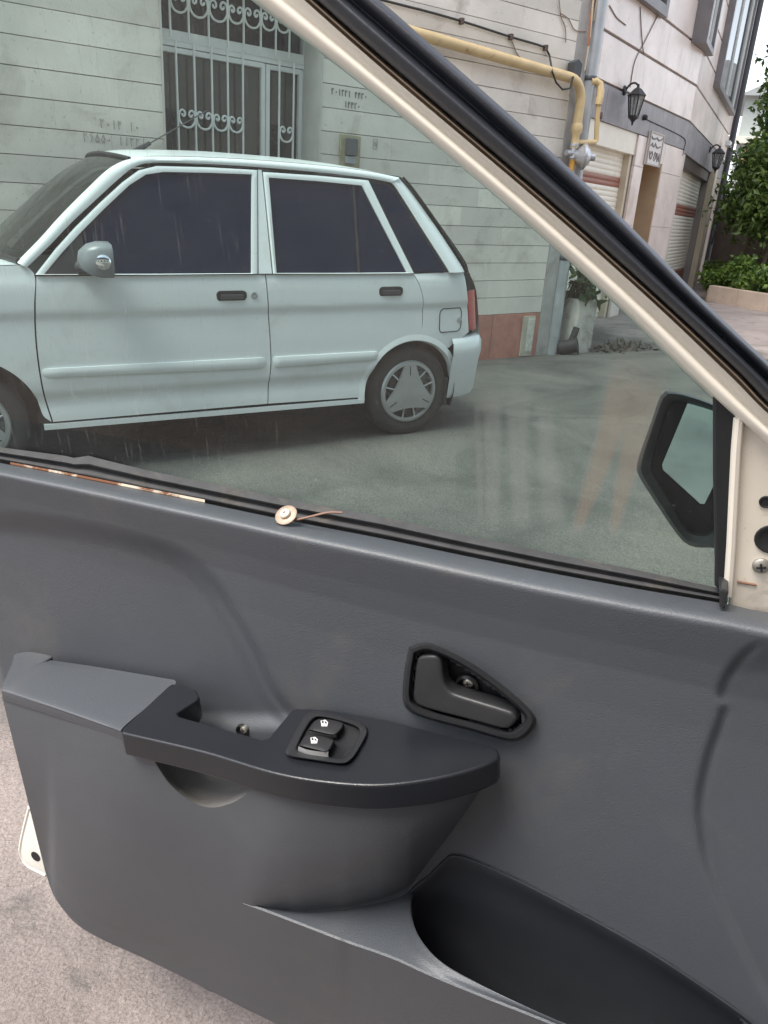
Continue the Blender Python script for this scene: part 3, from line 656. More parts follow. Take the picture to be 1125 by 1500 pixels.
# ---- planting bed at the end of the alley
def leaf_mat(name, c1, c2, rough=.5):
    m = bpy.data.materials.new(name); m.use_nodes = True; n = m.node_tree; b = n.nodes['Principled BSDF']
    tc = n.nodes.new('ShaderNodeTexCoord'); z = n.nodes.new('ShaderNodeTexNoise'); z.inputs['Scale'].default_value = 5.5; z.inputs['Detail'].default_value = 5
    n.links.new(tc.outputs['Object'], z.inputs['Vector']); r = n.nodes.new('ShaderNodeValToRGB')
    r.color_ramp.elements[0].position = .36; r.color_ramp.elements[1].position = .64
    r.color_ramp.elements[0].color = (*c1, 1); r.color_ramp.elements[1].color = (*c2, 1)
    n.links.new(z.outputs['Fac'], r.inputs[0]); n.links.new(r.outputs[0], b.inputs['Base Color'])
    b.inputs['Roughness'].default_value = rough; b.inputs['Subsurface Weight'].default_value = 0
    tr = n.nodes.new('ShaderNodeBsdfTranslucent'); n.links.new(r.outputs[0], tr.inputs[0])
    mx = n.nodes.new('ShaderNodeMixShader'); mx.inputs[0].default_value = .35
    n.links.new(b.outputs[0], mx.inputs[1]); n.links.new(tr.outputs[0], mx.inputs[2]); n.links.new(mx.outputs[0], n.nodes['Material Output'].inputs[0])
    MT[name] = m; return m
def leaves(centers, size, seed, aspect=.5, droop=.3):
    rg = np.random.default_rng(seed); V = []; Fc = []
    for c in centers:
        d = rg.normal(size=3); d[2] -= droop; d = unit(d); s = np.cross(d, rg.normal(size=3)); s = unit(s); nn = np.cross(d, s)
        L = size*rg.uniform(.6, 1.3); k = len(V)
        V += [c, c+d*L*.5+s*L*aspect*.5+nn*L*.06, c+d*L, c+d*L*.5-s*L*aspect*.5+nn*L*.06]; Fc += [(k, k+1, k+2), (k, k+2, k+3)]
    return V, Fc
bark = mat('bark', (.11, .085, .065), .9, .3, 12, .004, 30)
lf_tree = leaf_mat('tree_leaf', (.04, .085, .022), (.19, .28, .065)); lf_shrub = leaf_mat('shrub_leaf', (.05, .11, .024), (.20, .30, .055)); lf_small = leaf_mat('ivy_leaf', (.03, .06, .022), (.07, .12, .04))
K0, K1 = gpt(1036, 441), gpt(1125, 457); KD = unit((K1-K0)*[1, 1, 0])
RD = ray(1030, 430); RD = unit([RD[0], RD[1], 0])                     # the bed runs back along the line of sight
KN = np.array([-KD[1], KD[0], 0]); KN = KN if KN[1] > 0 else -KN
KB = K0*[1, 1, 0]; kz = float(min(K0[2], K1[2]))
def kq(u, v, z): return KB+KD*u+RD*v+Z3*z
kerb_m = mat('pinkish_kerb_stone', (.60, .49, .40), .7, .12, 6, .002, 40, vcol=(.36, .28, .23), vscale=3, vthr=(.55, .75))
kb = thing('planter_kerb', K0, 'low pinkish stone kerb edging the shrub bed', 'planter kerb')
a = -.03
for k in range(8):
    e = a+.70; MB().box(kq((a+e)/2, 0, kz+.06)+KN*.07, KD*((e-a)/2-.003), KN*.07, Z3*.22).build('kerb_stone', kerb_m, kb, bevel=.012); a = e
for k in range(5): MB().box(kq(.04, .2+.8*k+.4, kz+.055), RD*.397, np.cross(RD, Z3)*.06, Z3*.215).build('kerb_stone', kerb_m, kb, bevel=.012)
so4 = MB().prism([kq(.05, .1, kz+.14), kq(5.5, .1, kz+.14), kq(5.5, 4.2, kz+.14), kq(.05, 4.2, kz+.14)], -Z3*.4).build('soil', mat('dark_soil', (.06, .045, .035), .95, .3, 10, .02, 12)); tag(so4, kind='structure')
fw_ = MB().prism([kq(-.15, 4.25, kz-.2), kq(6, 4.25, kz-.2), kq(6, 4.45, kz-.2), kq(-.15, 4.45, kz-.2)], Z3*2.15).build('garden_wall', mat('brown_garden_wall', (.17, .14, .12), .9, .25, 2.5, .006, 14), bevel=.01)
tag(fw_, 'weathered brown wall behind the shrub bed', 'wall')
def shrub(pos, w_, h_, label, seed, cnt=2400, lsz=.095):
    rg = np.random.default_rng(seed); e = thing('bed_shrub', pos, label, 'shrub', 'shrubs in the planting bed')
    m = MB(); cl = []
    for k in range(9):
        th = rg.uniform(0, 2*math.pi); rr = rg.uniform(.1, 1)*w_; tip = pos+np.array([math.cos(th)*rr, math.sin(th)*rr, h_*rg.uniform(.55, 1)])
        m.tube(resample([pos, pos+(tip-pos)*.5+rg.normal(size=3)*.05, tip], 6), [.014, .012, .01, .008, .006, .004], 5)
        for q in range(cnt//9):
            f = rg.uniform(.25, 1.05); cl.append(pos+(tip-pos)*f+rg.normal(size=3)*np.array([.16, .16, .10])*w_*1.1)
    m.build('stems', bark, e); V, Fc = leaves(cl, lsz, seed+1, .55); mk('foliage', V, Fc, lf_shrub, e)
zt_ = kz+.13
for k, (u, v, w_, h_) in enumerate(((.22, .5, .34, .42), (.52, .6, .36, .68), (.85, .75, .34, .5), (1.12, .55, .36, .45), (1.45, .6, .42, .6), (.3, 2.6, .4, .45), (1.0, 2.4, .4, .5))):
    shrub(kq(u, v, zt_), w_, h_, ('low leafy shrub at the corner of the kerb', 'tallest front bright green shrub in the bed', 'yellow-tinged leafy shrub behind the low kerb', 'low bright green shrub by the kerb', 'leafy shrub farther along the kerb', 'dark shrub under the tree beside the brown wall', 'taller shrub against the brown garden wall')[k], 40+k)
def tree(pos, h_, label, seed, clumps, lsz, trunk_r=.06):
    rg = np.random.default_rng(seed); e = thing('garden_tree', pos, label, 'tree', 'trees in the planting bed'); m = MB()
    sway = lambda f: pos+np.array([.10*math.sin(f*4), .08*math.cos(f*3)-.08, h_*f])
    m.tube([sway(f) for f in np.linspace(0, 1, 14)], [trunk_r*(1-.85*f) for f in np.linspace(0, 1, 14)], 8)
    cl = []
    for fz, rad, cnt, sp in clumps:
        for k in range(rad[1]):
            th = rg.uniform(0, 2*math.pi); rr = rad[0]*math.sqrt(rg.uniform(.05, 1)); b0 = sway(fz-.10); c = sway(fz)+np.array([math.cos(th)*rr, math.sin(th)*rr, rg.uniform(-.14, .14)*h_*.5])
            m.tube(resample([b0, b0*.4+c*.6+rg.normal(size=3)*.05, c], 5), [.018, .014, .01, .007, .004], 5)
            for q in range(cnt): cl.append(c+rg.normal(size=3)*sp)
    m.build('trunk', bark, e, smooth=True); V, Fc = leaves(cl, lsz, seed+1, .45); mk('crown', V, Fc, lf_tree, e)
def zat(x, y, P):                         # height at which the pixel ray passes over P
    r = ray(x, y); t = math.hypot(P[0], P[1])/math.hypot(r[0], r[1]); return O[2]+r[2]*t
T0 = kq(.70, 2.6, zt_-.05); Ht = zat(1108, 85, T0)-T0[2]
T1 = kq(1.12, 2.2, zt_-.05)
print('tree', T0, Ht)
tree(T0, Ht, 'slender tree with a tall sparse leafy tip above the shrub bed', 70, [(.36, (.55, 8), 150, .18), (.43, (.62, 11), 180, .19), (.51, (.55, 10), 160, .18), (.59, (.34, 7), 100, .15), (.67, (.24, 6), 80, .13), (.76, (.20, 6), 70, .12), (.85, (.24, 6), 50, .11), (.95, (.3, 8), 40, .11)], .13)
tree(T1, Ht*.62, 'bushy tree with drooping leaves next to the slender tree', 90, [(.58, (.5, 9), 150, .19), (.70, (.6, 11), 180, .19), (.84, (.5, 9), 160, .18), (.95, (.3, 6), 100, .16)], .14)
# far house
_h = ray(1092, 330); _h = _h/math.hypot(_h[0], _h[1]); HP = np.array([_h[0]*30, _h[1]*30, 0]); hz = float(gz(HP[0], HP[1])); HP[2] = hz
HB = unit([_h[0], _h[1], 0]); HD = np.cross(HB, Z3)
ht = zat(1100, 128, HP)-hz; hl = zat(1100, 206, HP)-hz
hs_ = thing('far_house', HP, 'grey-green house with a pale ledge far beyond the trees', 'house')
def hq(u, v, o): return HP+HD*u+Z3*v-HB*o
MB().box(hq(3.2, ht/2-.35, -2.5), HD*4, HB*2.5, Z3*(ht/2+.1)).build('wall', mat('grey_green_render', (.36, .39, .37), .85, .12, 2), hs_)
MB().prism([hq(-1.0, ht-.25, .3), hq(7.6, ht-.4, .3), hq(1.1, ht+.75, .3)], HB*5.3).build('roof', mat('grey_roof_sheet', (.27, .29, .29), .6, .15, 3), hs_)
MB().box(hq(3.2, hl, .12), HD*4.1, HB*.15, Z3*.10).build('ledge', mat('pale_ledge', (.55, .54, .48), .7), hs_)
for u in (.2, 2.6, 5.0):
    o = MB().box(hq(u, hl-1.25, .01), HD*.75, HB*.03, Z3*1.0).build('window', mat('orange_wood_frame', (.45, .26, .12), .6), hs_)
    MB().box(hq(u, hl-1.25, .045), HD*.62, HB*.01, Z3*.88).build('pane', darkglass, o)

# ---- white block, plant and rubbish at the foot of the rain pipe
wb = gpt(843, 500); 
blkc = wp(.33, 0, .0); blkc[2] = gz(blkc[0], blkc[1])
pb = MB().box(blkc+Z3*.27, WD*.15, WN*.13, Z3*.29).build('whitewashed_block', mat('dirty_white_block', (.52, .49, .44), .9, .18, 7, .006, 20, vcol=(.28, .25, .21), vscale=4, vthr=(.52, .7)), bevel=.025)
tag(pb, 'dirty whitewashed block standing beside the foot of the rain pipe', 'block')
pl = thing('wall_creeper', blkc+Z3*.55, 'leafy creeper hanging over the whitewashed block by the rain pipe', 'plant')
rg = np.random.default_rng(5); m = MB(); cl = []
for k in range(10):
    x, y = rg.uniform(838, 858), rg.uniform(392, 420); tip = blkc+WD*rg.uniform(-.28, .2)+WN*rg.uniform(-.0, .15)+Z3*rg.uniform(.62, 1.25); b0 = blkc+Z3*.54+WD*rg.uniform(-.1, .1)
    m.tube(resample([b0, (b0+tip)/2+rg.normal(size=3)*.06, tip], 6), .006, 5)
    for q in range(26): cl.append(b0+(tip-b0)*rg.uniform(.1, 1.05)+rg.normal(size=3)*.06)
m.build('stems', bark, pl); V, Fc = leaves(cl, .12, 6, .5, .8); mk('foliage', V, Fc, lf_small, pl)
tp = wp(.11, 0, .12); tp[2] = gz(tp[0], tp[1]); ax_ = unit(WN*.7+WD*.5+Z3*.25)
bt = thing('old_pipe_elbow', tp, 'short black pipe stub lying at the foot of the rain pipe', 'pipe stub')
MB().lathe(tp+Z3*.075, ax_, [(.055, -.10), (.075, -.09), (.075, .08), (.085, .085), (.085, .10), (.06, .10), (.055, -.02), (0, -.02)], 18).build('stub', mat('black_rubbish', (.03, .03, .032), .7), bt, smooth=True)
MB().tube(resample([tp+Z3*.05, tp+Z3*.18+WD*.06, tp+Z3*.27+WD*.09], 8), .035, 10).build('bent_end', mat('black_rubbish', (.03, .03, .032)), bt, smooth=True)
rg = np.random.default_rng(9); V = []; Fc = []
cl = []
for k in range(140):
    p = blkc+WD*rg.uniform(.1, .9)+WN*rg.normal(.25, .12); p[2] = gz(p[0], p[1])+.02; cl.append(p)
V, Fc = leaves(cl, .10, 11, .35, 0); o = mk('leaf_litter', V, Fc, mat('litter', (.08, .07, .055), .9)); tag(o, 'dark dry leaf litter on the ground beyond the whitewashed block', 'litter', kind='stuff')

# ================================================================ PARKED WHITE HATCHBACK
paint = mat('white_car_paint', (.68, .71, .72), .30, .03, 2.5, spec=.5, coat=.35, vcol=(.57, .56, .52), vscale=4, vthr=(.56, .8), speck=((.42, .40, .36), 90, .67, .5))
blackpl = mat('black_car_plastic', (.022, .023, .025), .5); rubber = mat('tyre_rubber', (.035, .034, .033), .85, .25, 30, .001, 80)
gapm = mat('panel_gap', (.012, .012, .013), .8); chrome = mat('chrome', (.75, .77, .8), .08, metal=1.0)
carglass = glass_mat('tinted_car_glass', (.12, .14, .18), .085, seethru=.6, dark=(.014, .034, .085))
wsglass = glass_mat('windscreen_glass', (.34, .38, .36), .05, seethru=.8, dark=(.06, .065, .06), rough=.05)
silver = mat('silver_hubcap', (.42, .43, .44), .35, .05, 10, metal=.55)
car = thing('parked_hatchback', cs(-1, .8, 0), 'white five-door hatchback parked along the stone wall', 'car')
CW = 1.60; ZBT = .93; TAN = math.tan(R(15))
_rz = [(.20, .030), (.25, .010), (.30, .012), (.345, .020), (.375, .020), (.41, .004), (.47, .0), (.60, .003), (.735, .009), (.752, .008), (.765, .0), (.80, .0), (.86, .003), (.90, .008), (.925, .016), (1.0, .030)]
_zz = np.array([q[0] for q in _rz]); _tt = np.array([q[1] for q in _rz])
def tside(s, z):
    t = np.interp(z, _zz, _tt)
    if s > .05: t += .38*(s-.05)**2 + (max(0, s-.42)*.9)**2*2
    if s < -2.1: t += .16*(-2.1-s)**2 + (max(0, -2.62-s))**2*3
    return t
def tg(z): return (z-ZBT)*TAN + .004          # greenhouse leans in
def mirror_t(pts, side): return pts if side == 0 else [(s, CW-t, z) for s, t, z in pts]
def panel(name, left, right, bottom, top, nx, nz, par=car, m=paint, tf=tside, skirt=.018, off=0., smooth=True):
    for side in (0, 1):
        G2 = coons(left, right, bottom, top, nx, nz, smooth)
        def P(s, z, dt): 
            t = tf(s, z)+dt+off
            return cs(s, t if side == 0 else CW-t, z)
        ny = G2.shape[0]; nx_ = G2.shape[1]
        core = [[P(*G2[j, i], 0) for i in range(nx_)] for j in range(ny)]
        mb = MB().grid(core)
        loop = [(0, i) for i in range(nx_)]+[(j, nx_-1) for j in range(1, ny)]+[(ny-1, i) for i in range(nx_-2, -1, -1)]+[(j, 0) for j in range(ny-2, 0, -1)]
        V = []; n_ = len(loop)
        for j, i in loop: V += [P(*G2[j, i], 0), P(*G2[j, i], skirt)]
        mb.add(V, [(2*k, 2*k+1, 2*((k+1) % n_)+1, 2*((k+1) % n_)) for k in range(n_)])
        o = mb.build(name, m, par, smooth=True, angle=50)
    return o
def arc(cx_, cz_, r, a0, a1, n=14): return [(cx_+r*math.cos(R(a)), cz_+r*math.sin(R(a))) for a in np.linspace(a0, a1, n)]
FX = -2.295; WR = .268
seamF = [(-1.930, .928), (-1.950, .80), (-1.964, .62), (-1.961, .43), (-1.937, .268)]
seamB = [(-.868, .930), (-.860, .775), (-.850, .53), (-.858, .40), (-.868, .270)]
sh_ = lambda c, d: [(s+d, z) for s, z in c]
up = lambda c: c[::-1]
panel('front_door', up(sh_(seamF, .004)), up(sh_(seamB, -.003)), [(-1.932, .268), (-.871, .270)], [(-1.926, .928), (-.871, .930)], 44, 44)
rd_right = [(-.300, .262), (-.285, .33), (-.245, .42), (-.17, .51), (-.07, .575), (.02, .60), (.049, .62), (.053, .70), (.045, .80), (.02, .87), (-.017, .929)]
panel('rear_door', up(sh_(seamB, .003)), rd_right, [(-.865, .270), (-.300, .262)], [(-.865, .930), (-.017, .929)], 44, 48)
panel('rear_quarter', [(.030, .602), (.056, .64), (.058, .72), (.050, .80), (.025, .87), (-.011, .929)], [(.405, .592), (.385, .72), (.362, .83), (.335, .935)], [(.030, .602), (.13, .578), (.235, .516), (.28, .532), (.405, .592)], [(-.011, .929), (.18, .936), (.335, .935)], 30, 30)
# arch lips
def lip(name, cx_, r0, r1, a0, a1, par=car):
    for side in (0, 1):
        mb = MB(); G2 = []
        for r_, dt in ((r0-.004, .03), (r0, .002), (r0+.006, -.006), ((r0+r1)/2, -.004), (r1, .0), (r1+.001, .014)):
            row = []
            for s, z in arc(cx_, .262, r_, a0, a1, 40):
                t = tside(s, max(z, .25))+dt; row.append(cs(s, t if side == 0 else CW-t, z))
            G2.append(row)
        mb.grid(G2).build(name, paint, par, smooth=True, angle=60)
lip('wheel_arch', .010, .302, .340, 184, 12); 
panel('front_fender', [(-2.72, .56), (-2.74, .66), (-2.72, .80)], sh_(up(seamF), -.003)+[(-1.965, .975)], [(-2.72, .56), (-2.60, .54)]+arc(FX, .262, .318, 120, 4, 12)+[(-1.945, .25)], [(-2.72, .80), (-2.4, .91), (-2.15, .965), (-1.965, .978)], 60, 34)
panel('sill', [(-1.975, .232), (-1.975, .258)], [(-.296, .228), (-.296, .252)], [(-1.975, .232), (-.296, .228)], [(-1.975, .258), (-.296, .252)], 40, 5, tf=lambda s, z: .006)
mouldm = mat('white_moulding', (.66, .69, .70), .38, .04, 4)
def mould(s0, s1, z0, z1, zz0, zz1):
    for side in (0, 1):
        G2 = []
        for f, dt in ((0, .004), (.02, -.008), (.3, -.013), (.7, -.013), (.98, -.009), (1, .004)):
            row = []
            for q in np.linspace(0, 1, 30):
                s = s0+(s1-s0)*q; za = z0+(zz0-z0)*q; zb_ = z1+(zz1-z1)*q; z = za+(zb_-za)*f; e = .0 if .01 < q < .99 else .012
                t = tside(s, z)+dt+e; row.append(cs(s, t if side == 0 else CW-t, z))
            G2.append(row)
        MB().grid(G2).build('side_moulding', mouldm, car, smooth=True, angle=45)
mould(-1.955, -.878, .482, .524, .466, .521); mould(-.842, -.222, .466, .521, .474, .521)
# dark backing behind the seams, wheel wells and underbody
for side in (0, 1):
    T_ = lambda t: t if side == 0 else CW-t
    mb = MB(); G2 = []
    for s in np.linspace(-1.99, .40, 30):
        zlo = .262 if s < -.31 else .60
        G2.append([cs(s, T_(tside(s, z)+.017+(.0)), z) for z in np.linspace(zlo, .925, 12)])
    mb.grid(G2).build('inner_panel', gapm, car)
    for cx_, r_ in ((.010, .305), (FX, .315)):
        MB().grid([[cs(s, T_(t), z) for s, z in arc(cx_, .262, r_, 200, -20, 26)] for t in (.025, .30)]+[[cs(cx_, T_(.30), .262)]*26]).build('wheel_well', gapm, car, normals=False)
und = MB(); und.box(cs(-1.13, CW/2, .33), CD*.80, CN*.74, CU*.10); und.box(cs(.33, CW/2, .36), CD*.12, CN*.6, CU*.12)
und.build('underbody', mat('underbody_dark', (.025, .024, .023), .9), car)
# wheels
def wheel(sx, side):
    T_ = (lambda t: t) if side == 0 else (lambda t: CW-t)
    ax = -CN if side == 0 else CN
    c = cs(sx, T_(.115), WR-.004); e = MB()
    e.lathe(c, ax, [(.172, -.07), (.205, -.078), (.240, -.078), (.258, -.066), (WR, -.045), (WR, .045), (.258, .066), (.240, .078), (.205, .079), (.186, .072), (.172, .062)], 56)
    ty = e.build('tyre', rubber, car, smooth=True, angle=50)
    MB().lathe(c, ax, [(.174, .055), (.150, .045), (.05, .04), (0, .04)], 40).build('wheel_disc', gapm, ty, smooth=True)
    MB().lathe(c, ax, [(.182, .060), (.184, .072), (.176, .082), (.160, .084), (.156, .074), (.158, .062)], 48).build('hubcap_ring', silver, ty, smooth=True, angle=40)
    b1 = unit(np.cross(ax, CU)); b2 = np.cross(b1, ax); b2 = b2 if b2 @ CU > 0 else -b2
    def hp_(r, th, h): return c+ax*h+r*(b1*math.cos(R(th))+b2*math.sin(R(th)))
    rim = MB(); loop = []
    for k in range(3):                       # three broad blades with curved-in flanks
        t0 = 88+k*120
        for th in (t0+14, t0+7, t0, t0-7): loop.append(hp_(.1605, th, .088))
        q0, q2 = hp_(.1605, t0-14, .088), hp_(.1605, t0-106, .088); q1 = c+ax*.088+((q0+q2)/2-c-ax*.088)*.72
        for f in np.linspace(0, .93, 14): loop.append(q0*(1-f)**2+q1*2*f*(1-f)+q2*f*f)
    L2 = resample(loop+[loop[0]], 91, False)[:-1]
    ctr = c+ax*.096
    V = [ctr]+[ctr+(p-ctr)*.6-ax*.001 for p in L2]+list(L2)+[p-ax*.016 for p in L2]; n_ = len(L2)
    Fc = [(0, 1+i, 1+(i+1) % n_) for i in range(n_)]+[(1+q*n_+i, 1+(q+1)*n_+i, 1+(q+1)*n_+(i+1) % n_, 1+q*n_+(i+1) % n_) for q in range(2) for i in range(n_)]
    MB().add(V, Fc).build('hubcap_blades', silver, ty, smooth=True, angle=35)
    sp = MB()
    for k in range(3):
        t0 = 28+k*120
        for dth in (-15, 15):
            sp.tube([hp_(.088, t0+dth*1.2, .076), hp_(.162, t0+dth, .078)], .0055, 6)
        for dth in (-38, 38): pass
    sp.build('hubcap_spokes', silver, ty, smooth=True)
    gr = MB()
    for k in range(3):
        t0 = 88+k*120
        for dth in (0,): gr.tube([hp_(.10, t0+dth*1.0, .0915), hp_(.152, t0+dth, .089)], .0022, 5)
    gr.build('hubcap_grooves', gapm, ty)
for sx in (.010, FX):
    for side in (0, 1): wheel(sx, side)
# greenhouse
def gpanel(name, outer, inner, m=paint, par=car, lift=.0, inn=.010):
    """frame ring between two loops given in (s, z) on the leaning side"""
    outs = []
    for side in (0, 1):
        f = lambda s, z, d: cs(s, (tg(z)+d) if side == 0 else CW-(tg(z)+d), z)
        n = 96; A_ = resample(outer+[outer[0]], n+1, False)[:-1]; B_ = resample(inner+[inner[0]], n+1, False)[:-1]
        rings = [[f(*p, .016) for p in A_], [f(*p, lift) for p in A_], [f(*(p*.6+q*.4), lift-.003) for p, q in zip(A_, B_)], [f(*q, lift+.001) for q in B_], [f(*q, inn+.006) for q in B_]]
        V = [v for r_ in rings for v in r_]; Fc = [(k*n+i, k*n+(i+1) % n, (k+1)*n+(i+1) % n, (k+1)*n+i) for k in range(len(rings)-1) for i in range(n)]
        outs.append(MB().add(V, Fc).build(name, m, par, smooth=True, angle=40))
    return outs
def gfill(name, loop, m, par=car, d=.010, rnd=True):
    outs = []
    for side in (0, 1):
        f = lambda s, z: cs(s, (tg(z)+d) if side == 0 else CW-(tg(z)+d), z)
        p_ = par[side] if isinstance(par, list) else par
        o = MB().prism([f(*p) for p in loop], CN*(.004 if side == 0 else -.004)).build(name, m, p_); outs.append(o)
    return outs
# corresponding corner points keep the rings even
fo = [(-1.930, .936), (-1.835, 1.040), (-1.740, 1.132), (-1.62, 1.237), (-1.509, 1.328), (-1.43, 1.382), (-1.346, 1.405), (-1.10, 1.412), (-.860, 1.412), (-.886, 1.17), (-.912, .936), (-1.4, .934)]
fi = [(-1.895, .938), (-1.810, 1.026), (-1.715, 1.116), (-1.60, 1.218), (-1.480, 1.318), (-1.40, 1.366), (-1.318, 1.381), (-1.10, 1.388), (-.889, 1.391), (-.916, 1.17), (-.943, .938), (-1.4, .937)]
ro = [(-.829, .936), (-.830, 1.17), (-.830, 1.405), (-.54, 1.402), (-.252, 1.393), (-.135, 1.16), (-.017, .934), (-.42, .934)]
ri = [(-.812, .938), (-.808, 1.17), (-.804, 1.381), (-.54, 1.376), (-.292, 1.366), (-.176, 1.15), (-.060, .938), (-.42, .937)]
def ring2(name, A0, B0):
    def even(A): 
        A = np.array(A+[A[0]]); return np.concatenate([np.linspace(A[i], A[i+1], 8, endpoint=False) for i in range(len(A)-1)])
    A_, B_ = even(A0), even(B0); n = len(A_); outs = []
    for side in (0, 1):
        f = lambda s, z, d: cs(s, (tg(z)+d) if side == 0 else CW-(tg(z)+d), z)
        rings = [[f(*p, .016) for p in A_], [f(*p, .001) for p in A_], [f(*(p*.65+q*.35), -.004) for p, q in zip(A_, B_)], [f(*q, .0) for q in B_], [f(*q, .014) for q in B_]]
        V = [v for r_ in rings for v in r_]; Fc = [(k*n+i, k*n+(i+1) % n, (k+1)*n+(i+1) % n, (k+1)*n+i) for k in range(4) for i in range(n)]
        outs.append(MB().add(V, Fc).build(name, paint, car, smooth=True, angle=45))
    return outs
dfr = ring2('door_window_frame', fo, fi); rfr = ring2('door_window_frame', ro, ri)
gf = gfill('window_glass', fi, carglass, dfr); gr_ = gfill('window_glass', ri, carglass, rfr)
gfill('quarter_divider', [(-.356, .94), (-.342, .94), (-.334, 1.372), (-.346, 1.372)], blackpl, rfr, d=.004)
gfill('mirror_sail', [(-1.893, .939), (-1.715, .939), (-1.715, 1.114), (-1.805, 1.028)], blackpl, dfr, d=.003)
qg = [(-.238, 1.384), (-.125, 1.368), (-.095, 1.345), (.03, 1.17), (.185, .955), (.175, .942), (.0, .942), (-.118, 1.165)]
qr = gfill('quarter_glass', qg, carglass, car, d=.008)
gfill('quarter_seal', [(-.246, 1.394), (-.118, 1.378), (-.085, 1.352), (.043, 1.175), (.200, .957), (.185, .936), (-.008, .936), (-.128, 1.165)], blackpl, car, d=.013)
# black backing (door seals)
for side in (0, 1):
    f = lambda s, z: cs(s, (tg(z)+.0155) if side == 0 else CW-(tg(z)+.0155), z)
    lo = [(-1.957, .930), (-1.755, 1.150), (-1.52, 1.345), (-1.43, 1.40), (-1.346, 1.424), (-.846, 1.43), (-.252, 1.41), (-.0, .930)]
    # ring only (glass stays see-through): built as strips round the frames
    for A0, B0 in ((fo, fi), (ro, ri)):
        c_ = np.mean(A0, axis=0); A1 = [tuple(c_+(np.array(p)-c_)*np.array([1.018, 1.03])) for p in A0]
        n = len(A0); V = [f(*p) for p in A1]+[f(*(np.array(p)*.6+np.array(q)*.4)) for p, q in zip(A0, B0)]
        MB().add(V, [(i, (i+1) % n, n+(i+1) % n, n+i) for i in range(n)]).build('door_seal', gapm, car)
panel('b_pillar', [(-.905, .936), (-.854, 1.414)], [(-.836, .936), (-.836, 1.414)], [(-.905, .936), (-.836, .936)], [(-.854, 1.414), (-.836, 1.414)], 6, 16, tf=lambda s, z: tg(z)+.002)
rail_lo = [(-1.962, .965), (-1.85, 1.062), (-1.755, 1.150), (-1.63, 1.255), (-1.52, 1.345), (-1.44, 1.399), (-1.346, 1.419), (-1.1, 1.426), (-.84, 1.4255), (-.5, 1.417), (-.245, 1.403), (-.115, 1.388)]
rail_hi = [(-1.995, .985), (-1.885, 1.085), (-1.79, 1.178), (-1.665, 1.290), (-1.555, 1.382), (-1.46, 1.428), (-1.36, 1.445), (-1.1, 1.455), (-.84, 1.457), (-.5, 1.450), (-.245, 1.437), (-.06, 1.415)]
for side in (0, 1):
    f = lambda s, z, d: cs(s, (tg(z)+d) if side == 0 else CW-(tg(z)+d), z)
    rows = []
    A_, B_ = resample(rail_lo, 70), resample(rail_hi, 70)
    for q, d in ((0, .016), (0, .0), (.35, -.006), (.8, -.002), (1, .008), (1.05, .03)): rows.append([f(*(a*(1-q)+b*q), d) for a, b in zip(A_, B_)])
    MB().grid(rows).build('side_rail', paint, car, smooth=True, angle=50)
    A_ = resample([(-.115, 1.388), (-.082, 1.356), (.045, 1.178), (.203, .958), (.215, .937)], 40); B_ = resample([(-.05, 1.412), (.02, 1.345), (.15, 1.19), (.295, 1.0), (.335, .937)], 40)
    rows = [[f(*(a*(1-q)+b*q), d+.035*max(0, q-.3)) for a, b in zip(A_, B_)] for q, d in ((0, .014), (0, .002), (.3, -.003), (.7, .0), (1, .008), (1.0, .03))]
    MB().grid(rows).build('rear_pillar', paint, car, smooth=True, angle=50)
# roof, windscreen, bonnet, tailgate (across the car)
def across(edge, cent, n=25, p=2.2):          # near-side edge point and centre line point -> row over the width
    (s0, t0, z0), (s1, z1) = edge, cent; row = []
    for q in np.linspace(-1, 1, n):
        k_ = 1-abs(q)**p; row.append(cs(s0+(s1-s0)*k_, CW/2+q*(CW/2-t0), z0+(z1-z0)*k_))
    return row
te = lambda z, d=0: tg(z)+d
roof_e = [(-1.455, 1.430), (-1.36, 1.447), (-1.1, 1.457), (-.84, 1.459), (-.5, 1.452), (-.245, 1.439), (-.06, 1.417)]
roof_c = [(-1.52, 1.462), (-1.42, 1.485), (-1.1, 1.502), (-.84, 1.503), (-.5, 1.495), (-.2, 1.470), (.0, 1.435)]
MB().grid([across((s, te(z, .010), z), c_) for (s, z), c_ in zip(resample(roof_e, 30), resample(roof_c, 30))]).build('roof', paint, car, smooth=True)
ws_e = [(-1.99, .985), (-1.79, 1.172), (-1.60, 1.345), (-1.462, 1.426)]; ws_c = [(-2.12, 1.00), (-1.93, 1.165), (-1.70, 1.355), (-1.525, 1.458)]
MB().grid([across((s, te(z, .022), z), c_) for (s, z), c_ in zip(resample(ws_e, 16), resample(ws_c, 16))]).build('windscreen', wsglass, car, smooth=True)
mb = MB()
for f_ in (-1, 1):
    rows = [across((s, te(z, .02), z+.004), (c_[0], c_[1]+.006)) for (s, z), c_ in zip(resample(ws_e, 16), resample(ws_c, 16))]
mb.tube(rows[-1], .010, 6); mb.tube(rows[0], .014, 6); mb.build('windscreen_seal', blackpl, car, smooth=True)
hd_e = [(-1.975, .978), (-2.15, .966), (-2.4, .912), (-2.66, .83), (-2.74, .77)]; hd_c = [(-2.13, .995), (-2.28, .985), (-2.5, .94), (-2.76, .86), (-2.83, .78)]
MB().grid([across((s, tside(s, .9)+.022, z), c_, p=3) for (s, z), c_ in zip(resample(hd_e, 24), resample(hd_c, 24))]).build('bonnet', paint, car, smooth=True)
ft_e = [(-2.74, .78), (-2.75, .66), (-2.74, .56)]; ft_c = [(-2.83, .785), (-2.85, .66), (-2.84, .56)]
MB().grid([across((s, tside(s, .8)+.01, z), c_, p=4) for (s, z), c_ in zip(resample(ft_e, 8), resample(ft_c, 8))]).build('front_panel', paint, car, smooth=True)
